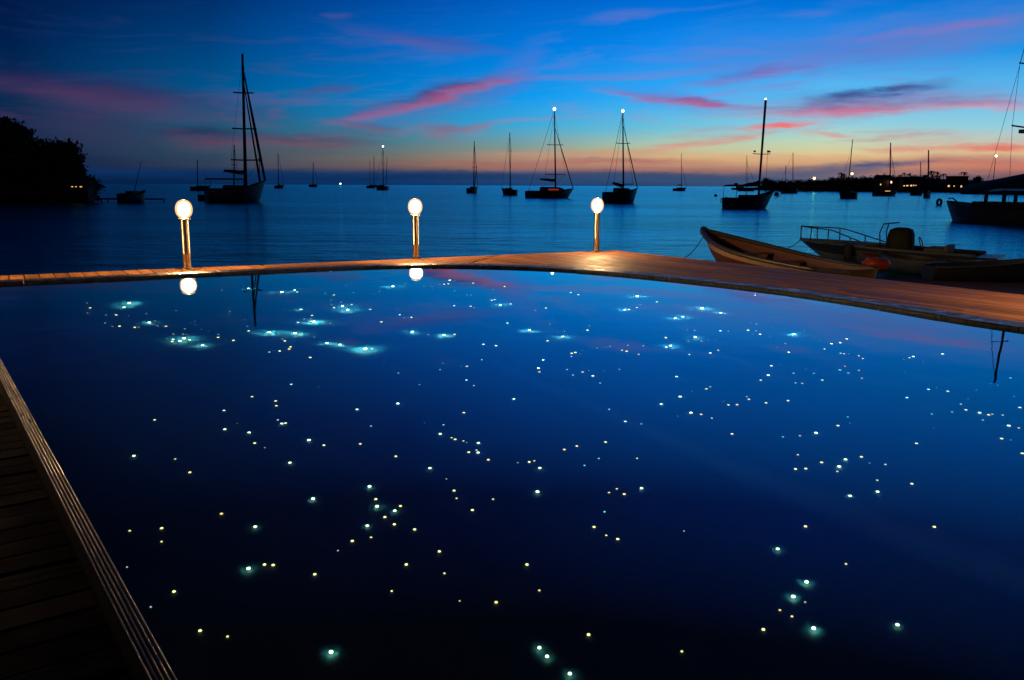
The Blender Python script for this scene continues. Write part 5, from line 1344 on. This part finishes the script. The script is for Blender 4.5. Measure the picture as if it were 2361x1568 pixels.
def dome_mesh(cls, col, far_):
    if (cls, col, far_) in dome: return dome[cls, col, far_]
    c = PC[col] if cls < 3 else tuple(a * .55 + b * .45 for a, b in zip(PC[col], (.55, 1.0, .85)))
    m = MB(); m.lathe([(1, -.2), (1, .25), (.86, .65), (.5, .95), (0.02, 1.05)], 12)
    me = m.build('pool_light', lamp_mat('pool_light_%s_%d%s' % (CN[col], cls, '_far' if far_ else ''), c, ST[cls] * (FARK[cls] if far_ else 1)))
    dome[cls, col, far_] = me.data; bpy.data.objects.remove(me)
    return dome[cls, col, far_]
LI = []
for x, y, c, col, hx, hy in LIGHTS:
    if not inside((x, y), POOL): continue
    if c == 4 and hy < 6.4: c = 5
    LI.append((x, y, c, col, hx, hy))
LI.sort(key=lambda q: (-(q[2] >= 2), -q[2] if q[2] < 2 else 0, q[1]))
ind = LI[:300]; rest = LI[300:]
def region(hx, hy):
    a = hx / hy
    h = 'left' if a < -.3 else 'left middle' if a < -.08 else 'middle' if a < .14 else 'right middle' if a < .36 else 'right'
    v = 'far' if hy > 9.3 else 'middle distance' if hy > 6.6 else 'near' if hy > 4.2 else 'nearest'
    return h, v
reg = {}
for q in ind: reg.setdefault((region(q[4], q[5]), q[2], q[3]), []).append(q)
ORD = ['first', 'second', 'third', 'fourth', 'fifth', 'sixth', 'seventh', 'eighth', 'ninth', 'tenth', 'eleventh', 'twelfth', 'thirteenth', 'fourteenth', 'fifteenth', 'sixteenth', 'seventeenth', 'eighteenth']
for ((h, v), c, col), qs in reg.items():
    qs.sort(key=lambda q: q[4] / q[5])
    for i, (x, y, cc, _, hx, hy) in enumerate(qs):
        o = bpy.data.objects.new('pool_light', dome_mesh(c, col, hy > 6.4)); COL.objects.link(o)
        s = RS[c] * (0.50 + 0.095 * math.hypot(hx, hy)); o.location = (x, y, DEPTH + .003 + .3 * s); o.scale = (s, s, s)
        if c >= 3:
            far_ = hy > 6.4
            pw = {3: 9.0 if far_ else .16, 4: 34.0, 5: .42}[c]; hh = (.085 if c == 4 else .06) if far_ else .018
            l = bpy.data.lights.new('floor_glow', 'SPOT'); l.energy = pw * random.uniform(.35, .95); l.color = (.18, 1.0, .76); l.spot_size = R(164); l.spot_blend = 1.0; l.shadow_soft_size = .004  # added unseen spot shining down, makes the halo on the floor
            lo = bpy.data.objects.new('floor_glow', l); COL.objects.link(lo); lo.location = (x, y, DEPTH + hh)
        where = ('%s pool floor, %s rows' % (h, v)) if v != 'middle distance' else '%s pool floor, halfway across' % h
        lab = ('only %s %s light in the %s' if len(qs) == 1 else ORD[i] + ' %s %s light from the left in the %s') % (BN[c], CN[col], where)
        tag(o, lab, 'pool light', 'small lights sunk in the pool floor')
# the faintest ones beyond the three hundred
byc = {}
m = MB(); mats = []; mi = []
for x, y, c, col, hx, hy in rest:
    s = RS[c] * (0.75 + 0.075 * math.hypot(hx, hy)); k0 = len(m.f)
    m.lathe([(s, 0), (s * .8, s * .7), (s * .03, s)], 8, (x, y, DEPTH + .003))
    key = 'pool_light_%s_%d' % (CN[col], c)
    mm = lamp_mat(key, PC[col], ST[c])
    if mm not in mats: mats.append(mm)
    mi += [mats.index(mm)] * (len(m.f) - k0)
o = m.build('pool_light_specks', mats[0])
for mm in mats[1:]: o.data.materials.append(mm)
o.data.polygons.foreach_set('material_index', mi)
tag(o, 'faintest scattered specks of light in the pool floor', 'pool light', 'small lights sunk in the pool floor', 'stuff')
